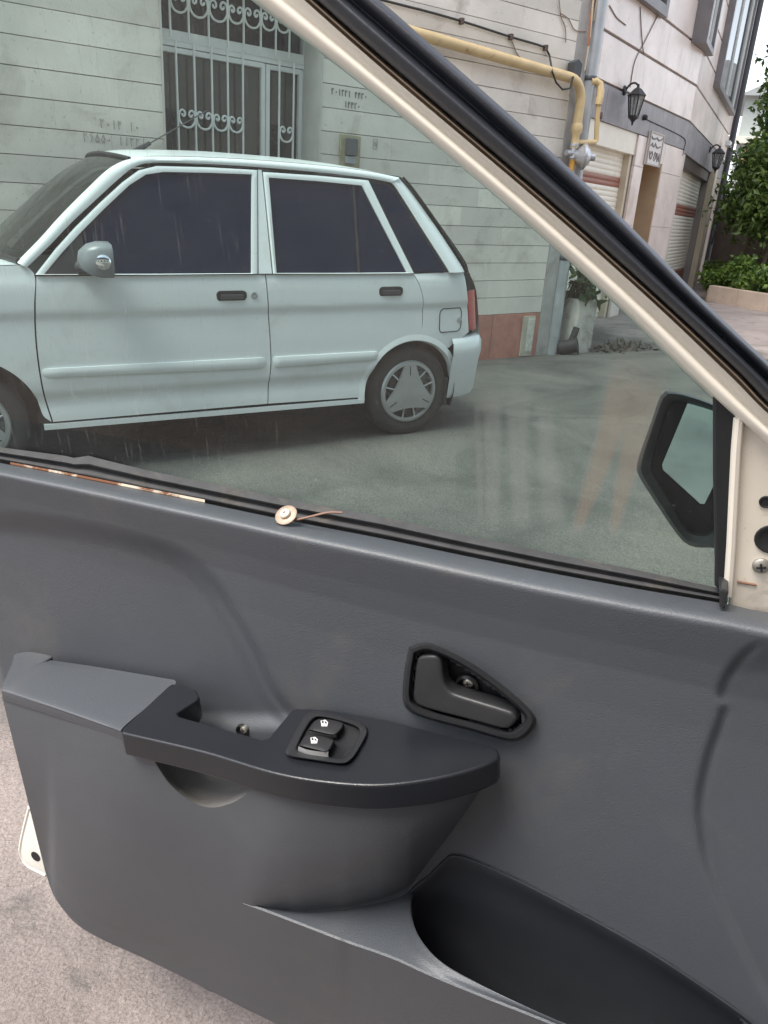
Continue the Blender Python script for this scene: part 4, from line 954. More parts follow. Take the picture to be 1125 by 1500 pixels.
for t in (.28, CW-.28): MB().box(cs(-2.825, t, .68), CD*.03, CN*.14, CU*.065).build('headlight', mat('headlight_glass', (.6, .62, .62), .08), car, bevel=.02)
MB().box(cs(-2.845, CW/2, .68), CD*.02, CN*.33, CU*.04).build('grille', blackpl, car, bevel=.008)
def wrap(name, plan, prof, m):              # profile (outward offset, z) swept along a plan path, both sides mirrored
    pl_ = resample(plan+[(s, CW-t) for s, t in plan[::-1]], 60); rows = []
    for o_, z in prof:
        row = []
        for i, (s, t) in enumerate(pl_):
            d = pl_[min(i+1, 59)]-pl_[max(i-1, 0)]; nn = np.array([d[1], -d[0]]); nn = nn/np.linalg.norm(nn)
            if nn @ (np.array([s, t])-np.array([-1.1, CW/2])) < 0: nn = -nn
            row.append(cs(s+nn[0]*o_, t+nn[1]*o_, z))
        rows.append(row)
    return MB().grid(rows).build(name, m, car, smooth=True, angle=50)
wrap('front_bumper', [(-2.60, .03), (-2.72, .06), (-2.86, .22), (-2.90, .5), (-2.90, .8)], [(-.04, .20), (.0, .22), (.01, .36), (.02, .46), (.012, .53), (-.03, .56)], paint)
wrap('rear_bumper', [(.268, .025), (.40, .055), (.51, .115), (.565, .22), (.59, .45), (.60, .8)], [(-.05, .20), (-.012, .205), (.0, .23), (.016, .40), (.03, .47), (.026, .53), (.008, .562), (-.03, .57)], paint)
hat = [(-.03, 1.415, 1.435, .02), (.05, 1.345, 1.36, .09), (.19, 1.185, 1.20, .24), (.34, 1.0, 1.01, .40), (.405, .93, .94, .47), (.47, .83, .83, .52), (.52, .66, .66, .555), (.53, .56, .56, .56)]
rows = [across((s, (te(z, .03) if z > .93 else tside(min(s, .5), z)+.035), z), (c2, zc_), p=4) for s, z, zc_, c2 in hat]
MB().grid(loft([r_ for r_ in rows], 25, 30)).build('tailgate', paint, car, smooth=True)
hw = MB().grid([across((s, te(z, .12), z), (c2+.012, zc_), p=5) for s, z, zc_, c2 in ((.075, 1.335, 1.345, .11), (.19, 1.195, 1.205, .25), (.335, 1.015, 1.02, .41))]).build('tailgate_glass', carglass, car, smooth=True)
mb = MB().tube([cs(s+.005, te(z, .022) if z > .93 else tside(.36, z)+.006, z) for s, z in resample([(-.035, 1.418), (.032, 1.352), (.162, 1.195), (.305, 1.005), (.342, .935), (.366, .83)], 24)], .006, 6); mb.build('tailgate_gap', gapm, car, smooth=True)
# tail lamp wrapping the corner
red = mat('red_lamp', (.42, .025, .03), .15, .1, 30, coat=.5)
for side in (0, 1):
    rows = []
    for z in np.linspace(.602, .835, 8):
        row = []
        for s, dt in ((.408, .016), (.412, -.003), (.44, -.003), (.48, .004), (.515, .03), (.545, .10), (.56, .26)):
            k_ = (z-.602)/.233; s2 = s-.045*k_
            t = tside(min(s2, .50), .75)+(dt if dt < .02 else dt+.01); row.append(cs(s2, t if side == 0 else CW-t, z))
        rows.append(row)
    MB().grid(rows).build('tail_lamp', red, car, smooth=True)
    T_ = (lambda t: t) if side == 0 else (lambda t: CW-t)
    sg = 1 if side == 0 else -1
    # handles, lock, fuel flap
    for s0, s1, z0, z1 in ((-1.126, -.972, .809, .857), (-.229, -.083, .817, .866)):
        lo = resample([(s0+.01, z0), (s1-.012, z0), (s1, z0+.012), (s1, z1-.01), (s1-.015, z1), (s0+.015, z1), (s0, z1-.01), (s0, z0+.01), (s0+.01, z0)], 33, False)[:-1]
        h = MB().prism([cs(s, T_(tside(s, .84)-.004), z) for s, z in lo], CN*sg*.02).build('door_handle', blackpl, car, bevel=.004)
        MB().prism([cs(s, T_(tside(s, .84)-.012), z) for s, z in ((s0+.02, z0+.006), (s1-.02, z0+.006), (s1-.02, z0+.030), (s0+.02, z0+.030))], CN*sg*.012).build('pull_flap', mat('dark_flap', (.06, .062, .065), .4), h, bevel=.004)
    MB().lathe(cs(-.935, T_(-.001), .834), -CN*sg, [(.017, -.01), (.017, .004), (.012, .006), (.006, .004), (0, .004)], 16).build('door_lock', silver, car, smooth=True)
if True:
    lo = resample([(.185, .606), (.315, .606), (.335, .625), (.335, .715), (.32, .738), (.19, .738), (.172, .72), (.172, .62), (.185, .606)], 41, False)
    MB().tube([cs(s, tside(s, z)-.0012, z) for s, z in lo], .0028, 5).build('fuel_flap_gap', gapm, car)
    MB().lathe(cs(.315, tside(.315, .67)-.003, .672), -CN, [(.014, -.006), (.014, .006), (.006, .008), (0, .006)], 14).build('fuel_lock', chrome, car, smooth=True)
    # mud flap and exhaust
    MB().box(cs(.262, .085, .245), CD*.010, CN*.055, CU*.085).build('mud_flap', blackpl, car, bevel=.004)
    MB().lathe(cs(.29, .16, .215), CD, [(.03, -.05), (.05, -.04), (.05, .03), (.03, .04)], 12).build('exhaust_box', mat('rusty_exhaust', (.06, .05, .045), .8), car, smooth=True)
# door mirrors
for side in (0, 1):
    T_ = (lambda t: t) if side == 0 else (lambda t: CW-t)
    c = cs(-1.680, T_(-.100), 1.005); sg = 1 if side == 0 else -1
    lo = [(-.085, -.062), (.075, -.066), (.092, -.03), (.088, .05), (.065, .072), (-.02, .080), (-.075, .05), (-.1, -.01)]
    n = len(lo)
    ringsV = []
    for ds, sc_ in ((.055, .97), (.045, 1.0), (.0, 1.0), (-.04, .86), (-.075, .5)):
        ringsV.append([c+CD*ds-CN*sg*(p*sc_)+CU*(q*sc_) for p, q in lo])
    V = [v for r_ in ringsV for v in r_]+[c-CD*.085]
    k_ = len(ringsV)
    Fc = [(j*n+i, j*n+(i+1) % n, (j+1)*n+(i+1) % n, (j+1)*n+i) for j in range(k_-1) for i in range(n)]+[((k_-1)*n+i, (k_-1)*n+(i+1) % n, k_*n) for i in range(n)]
    mh = MB().add(V, Fc).build('door_mirror', mat('grey_mirror_shell', (.17, .185, .195), .35, .05, 5), car, smooth=True, angle=50)
    MB().prism([c+CD*.050-CN*sg*(p*.95)+CU*(q*.95) for p, q in lo], CD*.003).build('mirror_glass', mat('mirror_silver', (.6, .63, .65), .05, metal=1), mh)
    MB().lathe(c-CN*sg*.085+CU*.0+CD*.01, -CN*sg, [(.034, -.012), (.032, .010), (.02, .018), (0, .02)], 14).build('chrome_cap', chrome, mh, smooth=True)
    MB().tube([c+CN*sg*.04-CU*.035, cs(-1.745, T_(.015), .965)], .03, 10).build('mirror_arm', blackpl, mh, smooth=True)
# aerial on the roof front
P0 = hit(166, 214, cs(0, .55, 0), CN); loc_ = ((P0-CP)@CD, (P0-CP)@CU); P1 = hit(242, 171, cs(0, .55, 0), CN)
ab = cs(-1.33, .60, 1.488); dirv = unit(P1-P0)
MB().tube([ab-dirv*.03, ab+dirv*.07], [.016, .010], 8).build('aerial_base', blackpl, car, smooth=True); MB().tube([ab+dirv*.05, ab+dirv*.42], .0035, 6).build('aerial_rod', blackpl, car, smooth=True)
# interior
inm = mat('car_interior', (.05, .05, .052), .9); it = MB()
it.box(cs(-1.0, CW/2, .48), CD*.95, CN*.70, CU*.06)
it.build('cabin_floor', inm, car)
for s, t in ((-1.15, .42), (-1.15, 1.18)):
    o = MB().box(cs(s, t, .62), CD*.24, CN*.24, CU*.10).build('seat', inm, car, bevel=.05, segs=3)
    MB().prism([cs(s+.18, t-.23, .66), cs(s+.30, t-.23, .66), cs(s+.44, t-.20, 1.18), cs(s+.34, t-.20, 1.18)], CN*.44).build('backrest', inm, o, bevel=.04, segs=3)
    MB().box(cs(s+.41, t, 1.27), CD*.045, CN*.12, CU*.07).build('headrest', inm, o, bevel=.03, segs=3)
o = MB().box(cs(-.25, CW/2, .62), CD*.22, CN*.58, CU*.10).build('rear_seat', inm, car, bevel=.05, segs=3)
MB().prism([cs(-.08, .22, .66), cs(.02, .22, .66), cs(.10, .24, 1.12), cs(.02, .24, 1.12)], CN*1.14).build('backrest', inm, o, bevel=.04, segs=3)
MB().prism([cs(-1.96, .16, .9), cs(-1.72, .16, .92), cs(-1.66, .16, .80), cs(-1.7, .16, .6), cs(-1.96, .16, .6)], CN*1.28).build('dashboard', inm, car, bevel=.03)
MB().tube([cs(-1.55+.06*math.sin(th), .42+.17*math.cos(th), .93+.16*math.sin(th)) for th in np.linspace(0, 2*math.pi, 28)[:-1]], .014, 8, closed=True).build('steering_wheel', inm, car, smooth=True)

# ================================================================ OPEN CAR DOOR (inside face towards the camera)
_a = R(69.8)
DD = np.array([math.sin(_a), -math.cos(_a), 0]); DN = np.array([-math.cos(_a), -math.sin(_a), 0]); DP = -DN*.66
def dpt(x, y, w=0.): return hit(x, y, DP+DN*w, DN)
_b = R(9); BELT = dpt(500, 770, -.05)
FN = DN*math.cos(_b)-Z3*math.sin(_b)
def fpt(x, y, w=0.): return hit(x, y, BELT+FN*w, FN)
TPN = unit(np.cross(unit(DD+.128*Z3), -DN)); TPN = TPN if TPN[2] > 0 else -TPN
TP0 = dpt(250, 998, -.012)
def tpt(x, y, lift=0.): return hit(x, y, TP0+TPN*lift, TPN)
LP0 = dpt(598, 1306, -.012)
def lpt(x, y, lift=0.): return hit(x, y, LP0+TPN*lift, TPN)
def wof(P): return float((P-DP)@DN)
grey = mat('grey_door_plastic', (.066, .073, .084), .43, .06, 5, .0005, 700, spec=.5, vcol=(.094, .094, .094), vscale=6, vthr=(.55, .8), speck=((.17, .165, .155), 420, .70, .55))
greyd = mat('dark_grip_plastic', (.012, .0135, .017), .28, .06, 10, .0002, 900, spec=.5)
blackp = mat('black_satin_plastic', (.018, .019, .021), .38, .1, 20, .0002, 700)
felt = mat('pocket_lining', (.036, .040, .047), .78, .08, 15, .0003, 800, spec=.3)
rub = mat('black_weatherstrip', (.027, .031, .040), .44, .15, 6, .0004, 200, vcol=(.07, .065, .065), vscale=9, vthr=(.60, .75))
rubf = mat('dusty_felt_strip', (.045, .045, .047), .8, .25, 30, vcol=(.10, .085, .07), vscale=25, vthr=(.55, .75))
creamp = mat('cream_body_paint', (.78, .725, .635), .34, .04, 5, coat=.25, vcol=(.46, .38, .29), vscale=14, vthr=(.66, .80))
dirtyp = mat('dirty_cream_paint', (.70, .64, .55), .5, .08, 9, vcol=(.22, .165, .125), vscale=13, vthr=(.53, .74), speck=((.15, .11, .08), 120, .66, .7))
rusty = mat('rusty_metal_lip', (.58, .50, .40), .7, .1, 20, vcol=(.17, .065, .025), vscale=30, vthr=(.44, .54))
whited = mat('white_door_edge', (.74, .72, .66), .35, .04, 8, vcol=(.33, .17, .06), vscale=22, vthr=(.66, .74))
steel = mat('zinc_screw', (.42, .40, .36), .4, .15, 40, metal=.8)

door = thing('open_car_door', dpt(500, 1500, -.05)*[1, 1, 0]+Z3*.17, 'open car door with grey trim panel, clear window and black mirror', 'car door')
TOP = np.array([(-120, 655), (0, 678), (100, 697), (200, 717), (300, 737), (420, 762), (560, 789), (680, 814), (800, 838), (930, 862), (1060, 884), (1125, 897), (1320, 925)], float)
SWL = resample([(-150, 752), (0, 757), (100, 768), (190, 786), (262, 810), (308, 848), (345, 905), (375, 960), (400, 1012), (425, 1045)], 80)
SWR = resample([(1130, 925), (1105, 942), (1070, 980), (1054, 1015), (1056, 1045), (1036, 1105), (1023, 1165), (1024, 1210), (1040, 1290), (1085, 1390), (1140, 1490), (1250, 1640)], 100)
def sdist(X, Y, C):
    best = np.full(X.shape, 1e9); sg = np.zeros(X.shape)
    for (x0, y0), (x1, y1) in zip(C[:-1], C[1:]):
        dx, dy = x1-x0, y1-y0; L2 = dx*dx+dy*dy
        t = np.clip(((X-x0)*dx+(Y-y0)*dy)/L2, 0, 1); ex, ey = X-(x0+t*dx), Y-(y0+t*dy); d = np.hypot(ex, ey); s_ = np.sign(dx*(Y-y0)-dy*(X-x0))
        m = d < best; best = np.where(m, d, best); sg = np.where(m, s_, sg)
    return best*sg
def inside(X, Y, poly):
    r = np.zeros(X.shape, bool); n = len(poly)
    for i in range(n):
        x0, y0 = poly[i]; x1, y1 = poly[(i+1) % n]
        c = ((y0 > Y) != (y1 > Y)) & (X < (x1-x0)*(Y-y0)/(y1-y0+1e-12)+x0); r ^= c
    return r
HI = [(608, 958), (627, 953), (658, 965), (700, 990), (745, 1024), (768, 1048), (768, 1058), (758, 1068), (742, 1072), (692, 1058), (642, 1045), (610, 1032), (602, 1020), (604, 985)]
HO = [(600, 948), (625, 942), (660, 955), (705, 981), (752, 1017), (780, 1045), (783, 1060), (768, 1079), (745, 1085), (690, 1070), (640, 1057), (603, 1043), (591, 1025), (593, 985)]
PK = [(606, 1306), (626, 1290), (664, 1257), (690, 1262), (760, 1293), (860, 1345), (960, 1402), (1070, 1476), (1100, 1520), (1000, 1620), (700, 1480), (620, 1400), (603, 1345)]
def wpan(X, Y):
    yt = np.interp(X, TOP[:, 0], TOP[:, 1]); h = np.interp(X, [-120, 0, 560, 1125, 1320], [15, 17, 27, 33, 36]); q = (Y-yt)/h
    w_ = np.interp(q, [0, .35, .6, .8, .95, 1.1, 1.4, 2, 2.8, 4, 6], [-.047, -.022, -.0085, -.003, -.0008, 0, -.001, -.0035, -.007, -.0105, -.012])
    d = sdist(X, Y, SWL); lim = 1-sstep(1040, 1075, Y)
    w_ = w_ - .013*sstep(-14, 26, d)*lim*sstep(1.6, 3.5, q) - .005*np.exp(-((d-2)/6.5)**2)*lim*sstep(285, 345, X)
    d2 = -sdist(X, Y, SWR)
    w_ = w_ - .006*sstep(-5, 12, d2)*sstep(930, 990, Y) - .003*np.exp(-((d2-3)/7)**2)*sstep(935, 960, Y)*(1-.95*np.exp(-((Y-1032)/9)**2))*(1-.85*sstep(1230, 1300, Y))
    w_ = np.where(inside(X, Y, [((x-686)*.94+686, (y-1015)*.94+1015) for x, y in HI]), -.055, w_)
    w_ = np.where(inside(X, Y, PK), w_-.09, w_)
    return w_
left = [(-120, 655), (-80, 760), (-35, 890), (-4, 985), (6, 1030), (30, 1130), (56, 1230), (68, 1282), (82, 1318)]
bottom = [(82, 1318), (108, 1350), (145, 1374), (230, 1413), (400, 1497), (560, 1575), (800, 1690), (1320, 1930)]
G2 = coons(left[::-1], [(1320, 1930), (1320, 925)], bottom, [tuple(p) for p in TOP], 330, 240)
X, Y = G2[..., 0], G2[..., 1]; Wp = wpan(X, Y)
ny, nx = X.shape
jj = np.arange(ny)[:, None]; ii = np.arange(nx)[None, :]
edge = np.minimum(jj*1.0+0*ii, ii*1.2+0*jj); Wp = Wp - .012*np.exp(-(edge/1.6)**2)*(jj < ny-6)
Gp = [[dpt(X[j, i], Y[j, i], Wp[j, i]) for i in range(nx)] for j in range(ny)]
back = [[p-DN*.02 for p in Gp[0]]]
pn = MB().grid(Gp); pn.grid([[p for p in Gp[0]], [p-DN*.02 for p in Gp[0]]]); pn.grid([[r_[0] for r_ in Gp], [r_[0]-DN*.02 for r_ in Gp]])
panel_o = pn.build('trim_panel', grey, door, smooth=True, angle=60)

# --- armrest: top ledge, bulging body, finger recess
def wfront(x, y): return wof(tpt(x, y))
ar = MB()
F_ = [(3, 1009), (90, 1037), (180, 1068)]; B_ = [(20, 963), (130, 978), (256, 999)]
cur = [[dpt(x, y-3, -.016) for x, y in B_], [tpt(x-1, y+5) for x, y in B_], [tpt(x*.5+a*.5, y*.5+b*.5, .001) for (x, y), (a, b) in zip(B_, F_)], [tpt(x, y-2) for x, y in F_], [dpt(x, y+6, wfront(x, y)+.001) for x, y in F_], [dpt(x+1, y+16, wfront(x, y)-.001) for x, y in F_]]
ar.grid(loft_raw(cur, 40, 30))
rim = [(3, 1021), (60, 1040), (120, 1058), (178, 1081), (216, 1099), (228, 1118), (250, 1150), (280, 1174), (308, 1183), (340, 1176), (365, 1160), (383, 1143), (430, 1150), (500, 1160), (560, 1163), (620, 1155), (680, 1139), (727, 1120)]
bot = [(66, 1276), (80, 1314), (106, 1347), (143, 1372), (172, 1385), (198, 1397), (224, 1409), (254, 1423), (286, 1439), (316, 1452), (342, 1405), (363, 1329), (430, 1340), (505, 1336), (560, 1322), (601, 1303), (665, 1213), (727, 1124)]
fr_w = []
for x, y in rim:
    yf = np.interp(x, [3, 90, 180, 300, 400, 480, 560, 640, 700, 731], [1009, 1037, 1070, 1100, 1130, 1143, 1148, 1138, 1122, 1106]); fr_w.append(max(.004, wof(tpt(x, yf))))
RX = [3, 60, 120, 178, 216, 300, 383, 430, 500, 560, 620, 680, 727]; RY = [1021, 1040, 1058, 1081, 1093, 1118, 1141, 1150, 1160, 1163, 1155, 1139, 1120]
FWX2 = [3, 90, 180, 300, 400, 480, 560, 640, 700, 731]; FW2 = [.064, .077, .092, .097, .104, .100, .089, .063, .035, .012]
BX = [0, 66, 80, 106, 143, 230, 316, 400, 560, 800, 1320]; BY = [1255, 1276, 1314, 1347, 1372, 1412, 1455, 1497, 1575, 1690, 1930]
def skin(x, y):                        # lower outer skin: armrest front, pocket front, down to the bottom edge
    y0 = sm(x, RX[:10]+[1100], RY[:10]+[1300]); y1 = sm(x, BX, BY); f = np.clip((y-y0)/np.maximum(y1-y0, 2), 0, 1)
    w0 = sm(x, [3, 90, 180, 300, 400, 560, 800, 1100], [.064, .077, .092, .098, .105, .112, .135, .15])
    k_ = sm(f, [0, .15, .3, .45, .55, .65, .75, .85, .93, 1], [.965, .955, .92, .835, .745, .62, .47, .29, .13, 0])
    d = sdist(np.array([float(x)]), np.array([float(y)]), CREASE)[0]
    return w0*k_-.0125*(1-k_)-.0035*sstep(-3, 7, d)*(1-sstep(120, 300, x))*sstep(40, 60, x)
CREASE = resample([(48, 1215), (62, 1258), (95, 1305), (135, 1340), (200, 1372), (330, 1420)], 14)
def wbelly(x, y):                      # bulge of the armrest body, a function of place on the door
    y0 = sm(x, RX, RY); y1 = np.interp(x, [363, 430, 505, 560, 600, 665, 727], [1330, 1334, 1329, 1316, 1299, 1213, 1124])
    f = float(np.clip((y-y0)/max(y1-y0, 2), 0, 1)); w0 = sm(x, FWX2, FW2); wb = np.interp(x, [363, 440, 510, 565, 599, 727], [.065, .054, .031, .006, -.014, -.012])
    full = sm(f, [0, .05, .2, .4, .6, .78, .9, 1], [.955, .985, .985, .94, .82, .60, .36, .06])
    b = sstep(335, 425, x)*(1-sstep(1296, 1342, y)*(x < 372))
    return skin(x, y)*(1-b)+(wb+(w0-wb)*full)*b
rows = [np.array([(x*(1-f)+a*f, y*(1-f)+b*f) for (x, y), (a, b) in zip(rim, bot)]) for f in np.linspace(0, 1, 5)]
bx_ = loft_raw(rows, 170, 70)
body = [[dpt(x, y, wbelly(x, y)) for x, y in r_] for r_ in bx_]
ar.grid(body)
Lc = [r_[0] for r_ in body]; ar.grid([Lc, [p-DN*(wof(p)+.02) for p in Lc]])
Lc2 = [q[0] for q in loft_raw(cur, 40, 30)]; ar.grid([Lc2, [p-DN*(wof(p)+.02) for p in Lc2]])
arm = ar.build('armrest', grey, door, smooth=True, angle=38, normals=False)
cup = rim[4:12]; cw = fr_w[4:12]
rows = [[dpt(x, y, w_*.955) for (x, y), w_ in zip(cup, cw)], [dpt(305+(x-305)*.98, y-2, w_*.90) for (x, y), w_ in zip(cup, cw)], [dpt(305+(x-305)*.93, 1095+(y-1095)*.78, w_*.62) for (x, y), w_ in zip(cup, cw)], [dpt(305+(x-305)*.95, 1080+(y-1080)*.45, w_*.28) for (x, y), w_ in zip(cup, cw)], [dpt(308+(x-305)*1.05, 1094+(y-1095)*.1+(x-305)*.22, -.008) for (x, y) in cup]]
MB().grid(loft_raw(rows, 50, 30)).build('finger_recess', mat('lit_recess_plastic', (.15, .145, .14), .6, .15, 12, .0003, 700, vcol=(.24, .20, .16), vscale=9, vthr=(.55, .75)), arm, smooth=True, normals=False)  # paler than the armrest: light on the upward-facing recess put into the colour
# --- black grip on top of the armrest
gfront = resample([(728, 1112), (700, 1124), (640, 1140), (560, 1150), (480, 1146), (400, 1132), (300, 1102), (190, 1076)], 40)
gin = [(177, 1073), (180, 1066), (246, 1005), (252, 1001), (274, 1005), (288, 1011), (292, 1020), (288, 1026), (259, 1044), (262, 1049), (384, 1083), (393, 1081), (426, 1041), (432, 1037), (480, 1039), (560, 1053), (640, 1072), (715, 1090), (729, 1097), (732, 1105)]
poly = [tuple(p) for p in gin]+[tuple(p) for p in gfront]
GRIP = MB().prism([tpt(x, y, .005) for x, y in poly], -TPN*.030).build('grip', greyd, door, smooth=True, bevel=.0085, segs=5, angle=50)
# --- switch plate with two rocker switches
SO = [(417, 1101), (432, 1072), (447, 1047), (466, 1042), (505, 1050), (532, 1060), (539, 1072), (528, 1095), (515, 1113), (500, 1119), (460, 1114), (424, 1108)]
SI = [(434, 1096), (444, 1074), (457, 1054), (470, 1050), (502, 1057), (523, 1065), (527, 1073), (518, 1092), (508, 1107), (498, 1111), (464, 1106), (440, 1101)]
def cl_loop(P, n=60): return resample(P+[P[0]], n+1)[:-1]
def ringstack(loops, name, m, par, fill=True, angle=40):
    n = len(loops[0]); V = [v for l in loops for v in l]; k_ = len(loops)
    Fc = [(j*n+i, j*n+(i+1) % n, (j+1)*n+(i+1) % n, (j+1)*n+i) for j in range(k_-1) for i in range(n)]
    if fill: Fc.append(tuple((k_-1)*n+i for i in range(n)))
    return MB().add(V, Fc).build(name, m, par, smooth=True, angle=angle)
so, si = cl_loop(SO), cl_loop(SI)
sw = ringstack([[tpt(x, y, .003) for x, y in so], [tpt(x, y, .0085) for x, y in so*.96+si*.04], [tpt(x, y, .0105) for x, y in so*.8+si*.2], [tpt(x, y, .0105) for x, y in so*.15+si*.85], [tpt(x, y, .0095) for x, y in si], [tpt(x, y, .0055) for x, y in si]], 'switch_plate', blackp, door)
swb = mat('switch_black', (.020, .020, .022), .42); icon = mat('white_icon', (.70, .70, .70), .5); swg = mat('worn_silver_edge', (.34, .34, .34), .3, .15, 30, metal=.4)
for k, (loop, (ix, iy)) in enumerate((([(452, 1069), (460, 1057), (472, 1052), (500, 1057), (503, 1063), (493, 1075), (484, 1076)], (475, 1060)), ([(437, 1092), (446, 1079), (456, 1075), (487, 1082), (488, 1089), (480, 1101), (470, 1100)], (460, 1085)))):
    lp = cl_loop(loop, 28); c_ = lp.mean(0)
    s_ = ringstack([[tpt(x, y+3, .005) for x, y in lp], [tpt(x, y+1, .014) for x, y in lp], [tpt(*(c_+(np.array(p)-c_)*.93), .0168) for p in lp], [tpt(*(c_+(np.array(p)-c_)*.6), .0178) for p in lp]], 'rocker_switch', swb, door)
    m = MB(); L = .0175
    sq = [(-4.5, -4), (1, -5), (5, -1.5), (4, 3.5), (-3.5, 3.5)]
    m.tube([tpt(ix+u, iy+v, L+.0010) for u, v in sq], .0006, 5, closed=True)
    for (u0, v0), (u1, v1) in (((-4, 0), (4.5, 1)), ((0, -4.5), (.5, 3.5)), ((-3, 2), (-1, 2)), ((2, 2.2), (3, 2.4))): m.tube([tpt(ix+u0, iy+v0, L+.0010), tpt(ix+u1, iy+v1, L+.0010)], .0006, 5)
    m.build('window_icon', icon, s_)
    e0 = [(437, 1094), (450, 1099), (470, 1102), (481, 1102)] if k else [(453, 1071), (468, 1075), (485, 1078), (493, 1077)]
    MB().grid(loft_raw([[tpt(x, y-1, .0155) for x, y in e0], [tpt(x, y+(6 if k else 2), .010) for x, y in e0], [tpt(x+(5 if k else 0), y+(11 if k else 4), .006) for x, y in e0]], 14, 8)).build('switch_lip', swg, s_, smooth=True)
# --- inside release handle
ho, hi = cl_loop(HO, 72), cl_loop(HI, 72)
ctr = hi.mean(0)
bez = ringstack([[dpt(x, y, -.016) for x, y in ctr+(ho-ctr)*1.02], [dpt(x, y, -.006) for x, y in ho], [dpt(x, y, .001) for x, y in ho*.72+hi*.28], [dpt(x, y, .001) for x, y in ho*.3+hi*.7], [dpt(x, y, -.004) for x, y in hi], [dpt(x, y, -.030) for x, y in ctr+(hi-ctr)*.97]], 'release_bezel', blackp, door)
LV = [(609, 972), (614, 962), (636, 961), (645, 968), (650, 1000), (658, 1013), (672, 1020), (740, 1041), (755, 1048), (757, 1055), (748, 1066), (735, 1068), (690, 1056), (640, 1043), (612, 1034), (605, 1024), (606, 1000)]
lp = cl_loop(LV, 70); c_ = lp.mean(0)
MB().prism([dpt(x, y, -.002) for x, y in lp], -DN*.022).build('release_lever', mat('release_lever_black', (.024, .025, .027), .42, .1, 20, .0002, 700), door, smooth=True, bevel=.004, segs=3, angle=50)
def screw(px, py, w, r, par, axis=None, m=steel):
    axis = DN if axis is None else axis; c = dpt(px, py, w)
    s_ = MB().lathe(c, axis, [(r, -.004), (r, .001), (r*.75, r*.45), (r*.3, r*.55), (0, r*.55)], 18).build('screw', m, par, smooth=True)
    b1 = unit(np.cross(axis, Z3)); b2 = np.cross(axis, b1); k_ = MB()
    for d in (b1+b2*.4, b2-b1*.4): d = unit(d); e_ = np.cross(axis, d); k_.box(c+axis*r*.53, d*r*.55, e_*r*.12, axis*r*.08)
    k_.build('screw_slot', gapm, s_); return s_
MB().lathe(dpt(686, 1001, -.031), DN, [(.013, 0), (.013, .006), (.010, .008), (.009, .003), (0, .003)], 20).build('screw_boss', blackp, bez, smooth=True)
screw(686, 1000, -.026, .0055, bez)
MB().lathe(dpt(752, 1040, -.02), DN, [(.008, -.01), (.008, .008), (.005, .011), (0, .011)], 14).build('lever_pivot', mat('worn_pivot', (.10, .09, .08), .5), bez, smooth=True)
MB().lathe(dpt(357, 1069, -.014), DN, [(.009, 0), (.009, .004), (.0075, .005), (.0065, .002), (0, .002)], 18).build('screw_cup', blackp, door, smooth=True)
screw(357, 1069, -.009, .0045, door)
# --- map pocket: ledge, outer wall, dark lining
inner = [(362, 1323), (440, 1336), (510, 1331), (565, 1317), (599, 1303), (603, 1340), (614, 1372), (644, 1407), (700, 1440), (790, 1483), (900, 1530), (1060, 1600)]
outer = [(356, 1322), (400, 1338), (455, 1359), (505, 1378), (560, 1397), (590, 1409), (620, 1423), (665, 1442), (725, 1466), (811, 1500), (915, 1545), (1075, 1612)]
lip_ = [dpt(x, y, float(skin(x, y))) for x, y in outer]
rows = [[lpt(x, y+4, -.012) for x, y in inner], [lpt(x, y, -.001) for x, y in inner], [(lpt(x, y, .0)+q)/2+TPN*.0008 for (x, y), q in zip(inner, lip_)], [dpt(a, b-2, float(skin(a, b))-.002) for a, b in outer]]
ow = [wof(p) for p in lip_]; print('pocket w', np.round(ow, 3), 'tip', wfront(728, 1104), 'front w', np.round(fr_w, 3))
bl = [(306, 1449), (352, 1474), (400, 1497), (440, 1516), (490, 1541), (530, 1560), (580, 1585), (640, 1614), (720, 1652), (811, 1695), (915, 1745), (1075, 1820)]
led = MB().grid(loft_raw(rows, 110, 20))
o110, b110 = resample(outer, 110), resample(bl, 110); G3 = [[dpt(a, b-2, float(skin(a, b))-.002) for a, b in o110]]
for f in [.012]+list(np.linspace(.03, 1, 40)):
    G3.append([dpt(a*(1-f)+c*f, b*(1-f)+d*f, float(skin(a*(1-f)+c*f, b*(1-f)+d*f))+.0007) for (a, b), (c, d) in zip(o110, b110)])
led.grid(G3); led.build('map_pocket', grey, door, smooth=True, angle=42, normals=False)
up_l = [(603, 1345), (601, 1322), (604, 1306), (626, 1288), (652, 1263), (664, 1256), (690, 1262), (760, 1293), (860, 1345), (960, 1402), (1070, 1476), (1120, 1515)]
dn_l = [(590, 1380), (592, 1395), (600, 1410), (625, 1430), (650, 1445), (680, 1460), (720, 1478), (800, 1515), (880, 1555), (970, 1595), (1080, 1640), (1120, 1660)]
rows = [[dpt(x-(3 if x < 670 else 0), y-5, -.0135) for x, y in up_l], [dpt(x, y-2, -.0085) for x, y in up_l]]
for f, w_ in ((.03, -.012), (.15, -.03), (.4, -.045), (.7, -.055), (1, -.06)): rows.append([dpt(x*(1-f)+a*f, y*(1-f)+b*f, w_) for (x, y), (a, b) in zip(up_l, dn_l)])
MB().grid(loft_raw(rows, 90, 30)).build('pocket_lining', felt, door, smooth=True, normals=False)
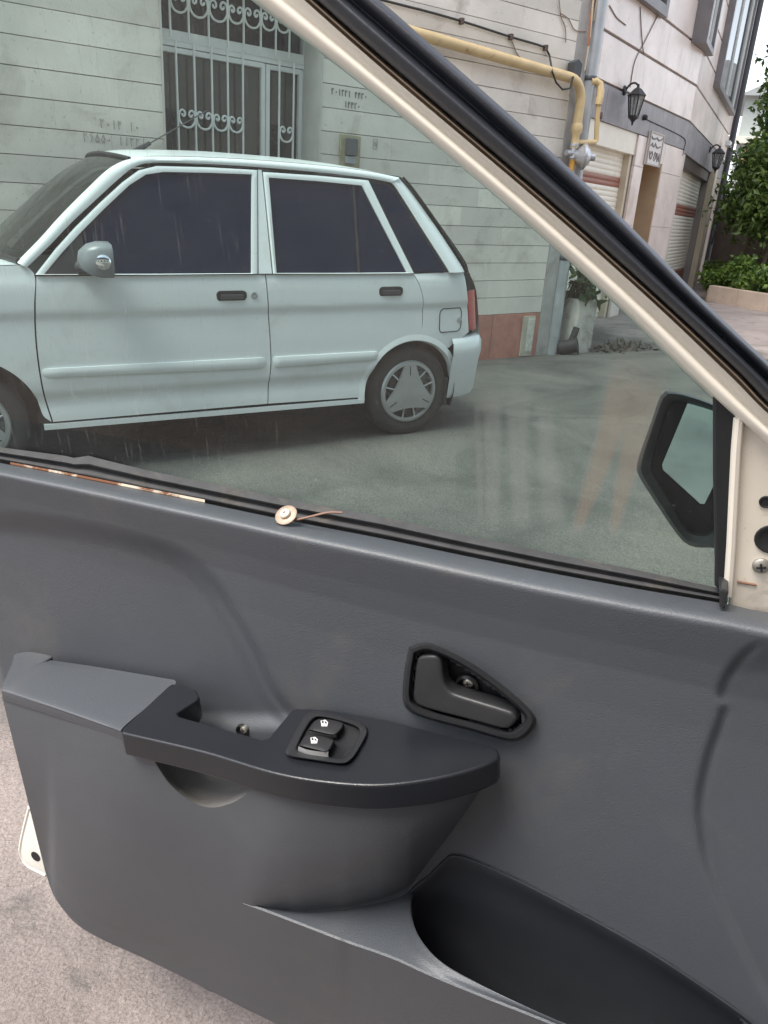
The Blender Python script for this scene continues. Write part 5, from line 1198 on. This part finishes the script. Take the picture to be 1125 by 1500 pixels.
# --- outer shell of the door
so_ = [(-130, 640), (-60, 800), (-8, 925), (-3, 990), (40, 1150), (43, 1180), (30, 1228), (28, 1250), (36, 1268), (68, 1284), (150, 1340), (420, 1470), (800, 1640), (1330, 1900), (1330, 900)]
shell = [dpt(x, y, -.075) for x, y in so_]+[dpt(x, y, -.075) for x, y in ((1125, 925), (800, 870), (400, 788), (0, 708))]
MB().prism(shell, -DN*.075).build('door_shell', whited, door, bevel=.006, segs=2, smooth=True)
MB().lathe(dpt(53, 1254, -.076), DN, [(.010, 0), (.010, .0015), (0, .0015)], 12).build('drain_hole', gapm, door)
MB().tube(resample([dpt(x, y, -.078) for x, y in ((44, 1182), (33, 1228), (31, 1250), (40, 1266), (68, 1281))], 16), .004, 6).build('edge_seal', whited, door, smooth=True)
# --- window frame bands along the sloping front pillar and round the top
L1 = [(1190, 706), (1125, 653), (1036, 574), (899, 440), (744, 300), (560, 145), (380, 5), (300, -62), (220, -125), (120, -165), (-40, -200), (-200, -225)]
L2 = [(1235, 700), (1125, 606), (1072, 553), (953, 440), (795, 300), (560, 101), (425, -18), (340, -92), (245, -170), (130, -212), (-40, -248), (-200, -273)]
L2b = [(1245, 695), (1130, 596), (1081, 545), (961, 433), (803, 293), (568, 93), (432, -27), (347, -102), (250, -180), (133, -222), (-40, -258), (-200, -283)]
L3 = [(1310, 695), (1190, 590), (1125, 530), (1030, 440), (866, 276), (600, 38), (540, -14), (415, -130), (300, -235), (150, -285), (-40, -320), (-200, -345)]
m_ = lambda A, B, f: [(a*(1-f)+c*f, b*(1-f)+d*f) for (a, b), (c, d) in zip(A, B)]
n_ = 120
def band(spec, name, mt, par=door, k=5):
    return MB().grid(loft_raw([[fpt(x, y, w_) for x, y in resample(c, n_)] for c, w_ in spec], n_, (len(spec)-1)*k+1)).build(name, mt, par, smooth=True, angle=70, normals=False)
frm = band([(m_(L1, L2, -.06), -.035), (L1, -.012), (m_(L1, L2, .08), .001), (m_(L1, L2, .3), .006), (m_(L1, L2, .52), .004), (m_(L1, L2, .62), -.004), (m_(L1, L2, .85), -.006), (L2, -.006)], 'window_frame', creamp)
band([(L2, -.0065), (m_(L2, L2b, .3), -.012), (m_(L2, L2b, .5), -.004), (m_(L2, L2b, .7), -.004), (L2b, -.016)], 'frame_lip', mat('brown_frame_lip', (.34, .27, .20), .6, .2, 14), frm, 3)
band([(L2b, -.018), (m_(L2b, L3, .03), -.002), (m_(L2b, L3, .10), .006), (m_(L2b, L3, .22), .010), (m_(L2b, L3, .36), .011), (m_(L2b, L3, .47), .004), (m_(L2b, L3, .55), -.003), (m_(L2b, L3, .64), .001), (m_(L2b, L3, .74), .008), (m_(L2b, L3, .88), .008), (m_(L2b, L3, .97), -.002), (L3, -.014), (m_(L2b, L3, .93), -.035)], 'weatherstrip', rub)
band([(m_(L2b, L3, .96), -.03), (m_(L2b, L3, .5), -.045), (L2, -.045), (m_(L1, L2, -.08), -.04)], 'frame_back', creamp, frm, 3)
# rear upright of the frame, out of view to the left
MB().prism([fpt(x, y, .0) for x, y in ((-200, -225), (-175, -225), (-95, 655), (-125, 655))], -FN*.04).build('rear_upright', creamp, frm, bevel=.006)
# --- glass
def dust_and_reflections(n):
    L = n.links.new; tc = n.nodes.new('ShaderNodeTexCoord'); P = tc.outputs['Object']
    def val(op, a, b=None, c=None):
        z = n.nodes.new('ShaderNodeMath'); z.operation = op
        for k, v in enumerate((a, b, c)):
            if v is None: continue
            if isinstance(v, (int, float)): z.inputs[k].default_value = v
            else: L(v, z.inputs[k])
        return z.outputs[0]
    def dot(vec):
        z = n.nodes.new('ShaderNodeVectorMath'); z.operation = 'DOT_PRODUCT'; z.inputs[1].default_value = tuple(vec); L(P, z.inputs[0]); return z.outputs['Value']
    FU = unit(Z3*math.cos(_b)+DN*math.sin(_b)); u, v = dot(DD), dot(FU)
    def uv(x, y): q = fpt(x, y, -.02); return float(q@DD), float(q@FU)
    def rng_(x, a, b):
        z = n.nodes.new('ShaderNodeMapRange'); z.interpolation_type = 'SMOOTHSTEP'; z.inputs[1].default_value = a; z.inputs[2].default_value = b; L(x, z.inputs[0]); return z.outputs[0]
    cx_ = n.nodes.new('ShaderNodeCombineXYZ'); L(val('MULTIPLY', u, 260.), cx_.inputs[0]); L(val('MULTIPLY', v, 16.), cx_.inputs[1])
    st = n.nodes.new('ShaderNodeTexNoise'); st.inputs['Scale'].default_value = 1; st.inputs['Detail'].default_value = 4; L(cx_.outputs[0], st.inputs['Vector'])
    streak = rng_(st.outputs['Fac'], .58, .78)
    sp = n.nodes.new('ShaderNodeTexNoise'); sp.inputs['Scale'].default_value = 240; sp.inputs['Detail'].default_value = 3; L(P, sp.inputs['Vector']); speck = rng_(sp.outputs['Fac'], .66, .76)
    bl_ = n.nodes.new('ShaderNodeTexNoise'); bl_.inputs['Scale'].default_value = 5; bl_.inputs['Detail'].default_value = 6; L(P, bl_.inputs['Vector']); blot = rng_(bl_.outputs['Fac'], .35, .7)
    u0, u1 = uv(200, 500)[0], uv(480, 500)[0]
    leftm = val('SUBTRACT', 1., rng_(u, u0, u1))
    base = val('ADD', .014, val('MULTIPLY', blot, .024))
    low = val('SUBTRACT', 1., rng_(v, uv(500, 640)[1], uv(500, 480)[1]))
    base = val('ADD', base, val('MULTIPLY', val('MULTIPLY', streak, .30), val('ADD', .12, val('MULTIPLY', leftm, .75))))
    base = val('ADD', base, val('MULTIPLY', speck, .10))
    brown = None; pale = None
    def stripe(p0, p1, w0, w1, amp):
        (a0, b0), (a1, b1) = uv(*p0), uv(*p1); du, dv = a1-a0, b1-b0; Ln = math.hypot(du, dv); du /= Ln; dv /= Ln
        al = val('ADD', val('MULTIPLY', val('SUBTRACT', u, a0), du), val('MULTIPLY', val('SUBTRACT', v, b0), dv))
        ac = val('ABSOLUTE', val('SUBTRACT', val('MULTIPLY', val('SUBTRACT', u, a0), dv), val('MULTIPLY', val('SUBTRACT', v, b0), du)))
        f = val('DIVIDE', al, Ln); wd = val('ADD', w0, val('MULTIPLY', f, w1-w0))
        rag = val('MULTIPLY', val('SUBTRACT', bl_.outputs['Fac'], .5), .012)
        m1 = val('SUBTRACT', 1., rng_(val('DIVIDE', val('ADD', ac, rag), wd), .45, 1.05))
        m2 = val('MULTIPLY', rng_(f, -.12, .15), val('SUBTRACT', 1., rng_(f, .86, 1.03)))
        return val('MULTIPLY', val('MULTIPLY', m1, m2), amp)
    for a in (((925, 545), (842, 785), .020, .008, .34), ((950, 545), (896, 790), .020, .007, .32), ((948, 520), (905, 640), .030, .030, .16), ((905, 600), (862, 745), .006, .005, .15)):  # brown stripes: a brownish reflection painted into the glass colour
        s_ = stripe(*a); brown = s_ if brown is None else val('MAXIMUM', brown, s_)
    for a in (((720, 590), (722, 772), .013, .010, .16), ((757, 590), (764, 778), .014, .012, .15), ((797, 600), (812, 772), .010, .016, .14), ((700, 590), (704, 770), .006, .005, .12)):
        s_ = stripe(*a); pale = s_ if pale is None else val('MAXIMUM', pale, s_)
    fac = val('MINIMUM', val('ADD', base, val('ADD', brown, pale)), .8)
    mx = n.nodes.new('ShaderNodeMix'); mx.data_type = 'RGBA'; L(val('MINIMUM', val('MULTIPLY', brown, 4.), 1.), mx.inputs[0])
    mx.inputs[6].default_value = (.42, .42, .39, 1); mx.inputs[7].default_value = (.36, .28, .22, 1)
    return fac, mx.outputs[2]
gl_m = glass_mat('green_tinted_door_glass', (.68, .84, .81), .045, dust_and_reflections)
gloop = [(-120, 700), (-180, -215)]+[(a-4, b+4) for a, b in m_(L1, L2, .15)[::-1][1:-1]]+[(1075, 905), (800, 850), (400, 765), (0, 690)]
gl = [fpt(x, y, -.020) for x, y in gloop]
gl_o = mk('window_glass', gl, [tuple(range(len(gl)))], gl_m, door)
# --- waist seals between glass and panel
bt = [tuple(p) for p in TOP]
bt_i = np.interp
def yb(x): return float(np.interp(x, TOP[:, 0], TOP[:, 1]))
xs_ = [-110, 0, 105, 112, 122, 220, 420, 560, 680, 800, 930, 1056]
yu = [634, 655, 669, 671, 666, 690, 731, 757, 784, 809, 834, 862]
xs2 = np.linspace(-110, 1058, 80)
yup = np.interp(xs2, xs_, yu)
seal = [[fpt(x, y, -.018) for x, y in zip(xs2, yup)], [fpt(x, y*.62+.38*(yb(x)-3), -.008) for x, y in zip(xs2, yup)], [fpt(x, y*.45+.55*(yb(x)-3), -.013) for x, y in zip(xs2, yup)], [fpt(x, y*.25+.75*(yb(x)-3), -.006) for x, y in zip(xs2, yup)], [fpt(x, yb(x)-5, -.004) for x in xs2], [fpt(x, yb(x)+2, -.012) for x in xs2]]
MB().grid(loft_raw(seal, 80, 22)).build('waist_seal', rubf, door, smooth=True, normals=False)
lipx = np.linspace(15, 300, 30)
MB().grid([[dpt(x, yb(x)-4-.004*(x-15), -.050) for x in lipx], [dpt(x, yb(x)-1.0, -.049) for x in lipx], [dpt(x, yb(x)+3, -.052) for x in lipx]]).build('metal_lip', rusty, door)
# lock plunger bezel: washer, screw, bent wire
wc = dpt(420, 756, -.030); wa = unit(TPN*.8+DN*.6)
o = MB().lathe(wc, wa, [(.0, .0), (.0115, .0), (.0125, .001), (.0125, .0024), (.0105, .0034), (.006, .0036), (0, .0036)], 28).build('lock_washer', mat('rusty_washer', (.36, .27, .21), .55, .2, 60, metal=.4, vcol=(.24, .15, .10), vscale=60, vthr=(.5, .65)), door, smooth=True)
MB().lathe(wc+wa*.0036, wa, [(.0062, 0), (.0062, .002), (.005, .0032), (.002, .0032), (.0018, .0015), (0, .0015)], 20).build('lock_screw', mat('pale_screw', (.55, .48, .40), .4, metal=.5), o, smooth=True)
MB().tube(resample([dpt(x, y, w_) for x, y, w_ in ((432, 762, -.030), (450, 758, -.030), (470, 753, -.032), (485, 750.5, -.036), (501, 751, -.040))], 14), .0013, 6).build('lock_wire', mat('rusty_wire', (.24, .14, .10), .7), o, smooth=True)
# --- front corner: bare painted triangle with screws, black sail and channel
tri = [(1083, 612), (1100, 625), (1330, 800), (1330, 960), (1125, 925), (1066, 905)]
cor = MB().prism([fpt(x, y, -.006) for x, y in tri], -FN*.03).build('corner_plate', dirtyp, door, bevel=.003, segs=2)
for x, y, r in ((1122, 735, .0045), (1131, 790, .0115)): MB().lathe(fpt(x, y, -.0060), FN, [(r*1.25, 0), (r*1.2, .0015), (r, .0016), (r*.9, .0008), (0, .0008)], 20).build('fixing_hole', gapm, cor, smooth=True)
c = fpt(1115, 828, -.006)
s_ = MB().lathe(c, FN, [(.0075, 0), (.0075, .002), (.0055, .004), (.002, .0045), (0, .0045)], 20).build('screw', steel, cor, smooth=True)
b1 = unit(np.cross(FN, Z3)); b2 = np.cross(FN, b1); k_ = MB()
for d in (b1+b2*.3, b2-b1*.3): d = unit(d); k_.box(c+FN*.0044, d*.004, np.cross(FN, d)*.0009, FN*.0006)
k_.build('screw_slot', gapm, s_)
MB().tube([fpt(1080, 852, -.005), fpt(1108, 857, -.005)], .0011, 5).build('scratch', mat('rust_scratch', (.20, .10, .06), .8), cor)
MB().prism([fpt(x, y, -.004) for x, y in ((1044, 578), (1052, 574), (1080, 606), (1079, 640), (1070, 800), (1066, 886), (1055, 889), (1056, 868), (1046, 858), (1047, 800), (1044, 700))], -FN*.022).build('mirror_sail', blackp, door, bevel=.003, segs=2)
MB().tube([fpt(1082, 612, -.002), fpt(1078, 660, -.002), fpt(1071, 800, -.002), fpt(1066, 872, -.002)], .004, 8).build('sail_edge', creamp, cor, smooth=True)
MB().prism([dpt(x, y, -.020) for x, y in ((1053, 862), (1068, 866), (1062, 893), (1054, 890))], -DN*.03).build('channel_end', blackp, door, bevel=.002)
# --- door mirror outside the glass
MO = [(975, 573), (1000, 576), (1046, 592), (1085, 612), (1092, 640), (1080, 720), (1062, 795), (1040, 802), (1010, 799), (990, 780), (955, 728), (934, 693), (935, 672), (955, 615), (966, 583)]
MI = [(990, 585), (1005, 586), (1044, 598), (1072, 613), (1078, 640), (1068, 710), (1048, 775), (1034, 785), (1012, 783), (998, 768), (972, 722), (953, 690), (954, 676), (968, 622), (980, 592)]
mo, mi_ = cl_loop(MO, 60), cl_loop(MI, 60); mc = mi_.mean(0)
mir = ringstack([[fpt(*(mc+(p-mc)*.45), -.215) for p in mo], [fpt(*(mc+(p-mc)*.85), -.195) for p in mo], [fpt(*(mc+(p-mc)*1.0), -.150) for p in mo], [fpt(*p, -.095) for p in mo], [fpt(*p, -.088) for p in mo*.7+mi_*.3], [fpt(*p, -.092) for p in mi_], [fpt(*(mc+(p-mc)*.95), -.125) for p in mi_]], 'door_mirror', mat('black_mirror_shell', (.020, .021, .024), .45, .1, 12, .0003, 500), door, fill=True)
MG = [(1008, 589), (1062, 607), (1068, 630), (1056, 690), (1032, 738), (1026, 738), (971, 688), (970, 680)]
Mgc = np.mean([fpt(x, y, -.112) for x, y in MG], axis=0)
mn = unit(FN+DD*-.10+Z3*.16)
MB().prism([hit(x, y, Mgc, mn) for x, y in MG], -mn*.003).build('mirror_glass', mat('mirror_silvering', (.62, .67, .70), .04, metal=1.0), mir)
MB().prism([fpt(x, y, -.03) for x, y in ((1046, 640), (1078, 640), (1070, 830), (1046, 830))], -FN*.11).build('mirror_foot', blackp, mir, bevel=.008)

# ---- the low part of the car this door belongs to (sill, floor, seat), out of view, added to cut ground bounce
HG = DP+DD*.30; CF = -CH                     # hinge line foot; CF runs back along the car
cab = thing('added_car_cabin', HG*[1, 1, 0]+CF*.6-CN*.5, 'unseen dark cabin floor, seat and sill trim of the car with the open door, added to cut bounce light', 'car cabin')
def hb(a, b, z): return HG*[1, 1, 0]+CF*a-CN*b+Z3*z
zg = float(gz(HG[0], HG[1]))
MB().box(hb(.55, .10, zg+.24), CF*.75, CN*.07, Z3*.09).build('sill', mat('added_sill_trim', (.05, .05, .052), .6, .15, 20), cab, bevel=.02)
MB().box(hb(.45, .83, zg+.22), CF*1.1, CN*.62, Z3*.05).build('added_floor', mat('added_cabin_carpet', (.02, .02, .022), .95, .2, 30), cab, bevel=.01)
MB().box(hb(.62, .52, zg+.40), CF*.27, CN*.25, Z3*.10).build('added_seat_cushion', mat('added_seat_cloth', (.05, .05, .055), .9, .15, 40), cab, bevel=.05, segs=3)
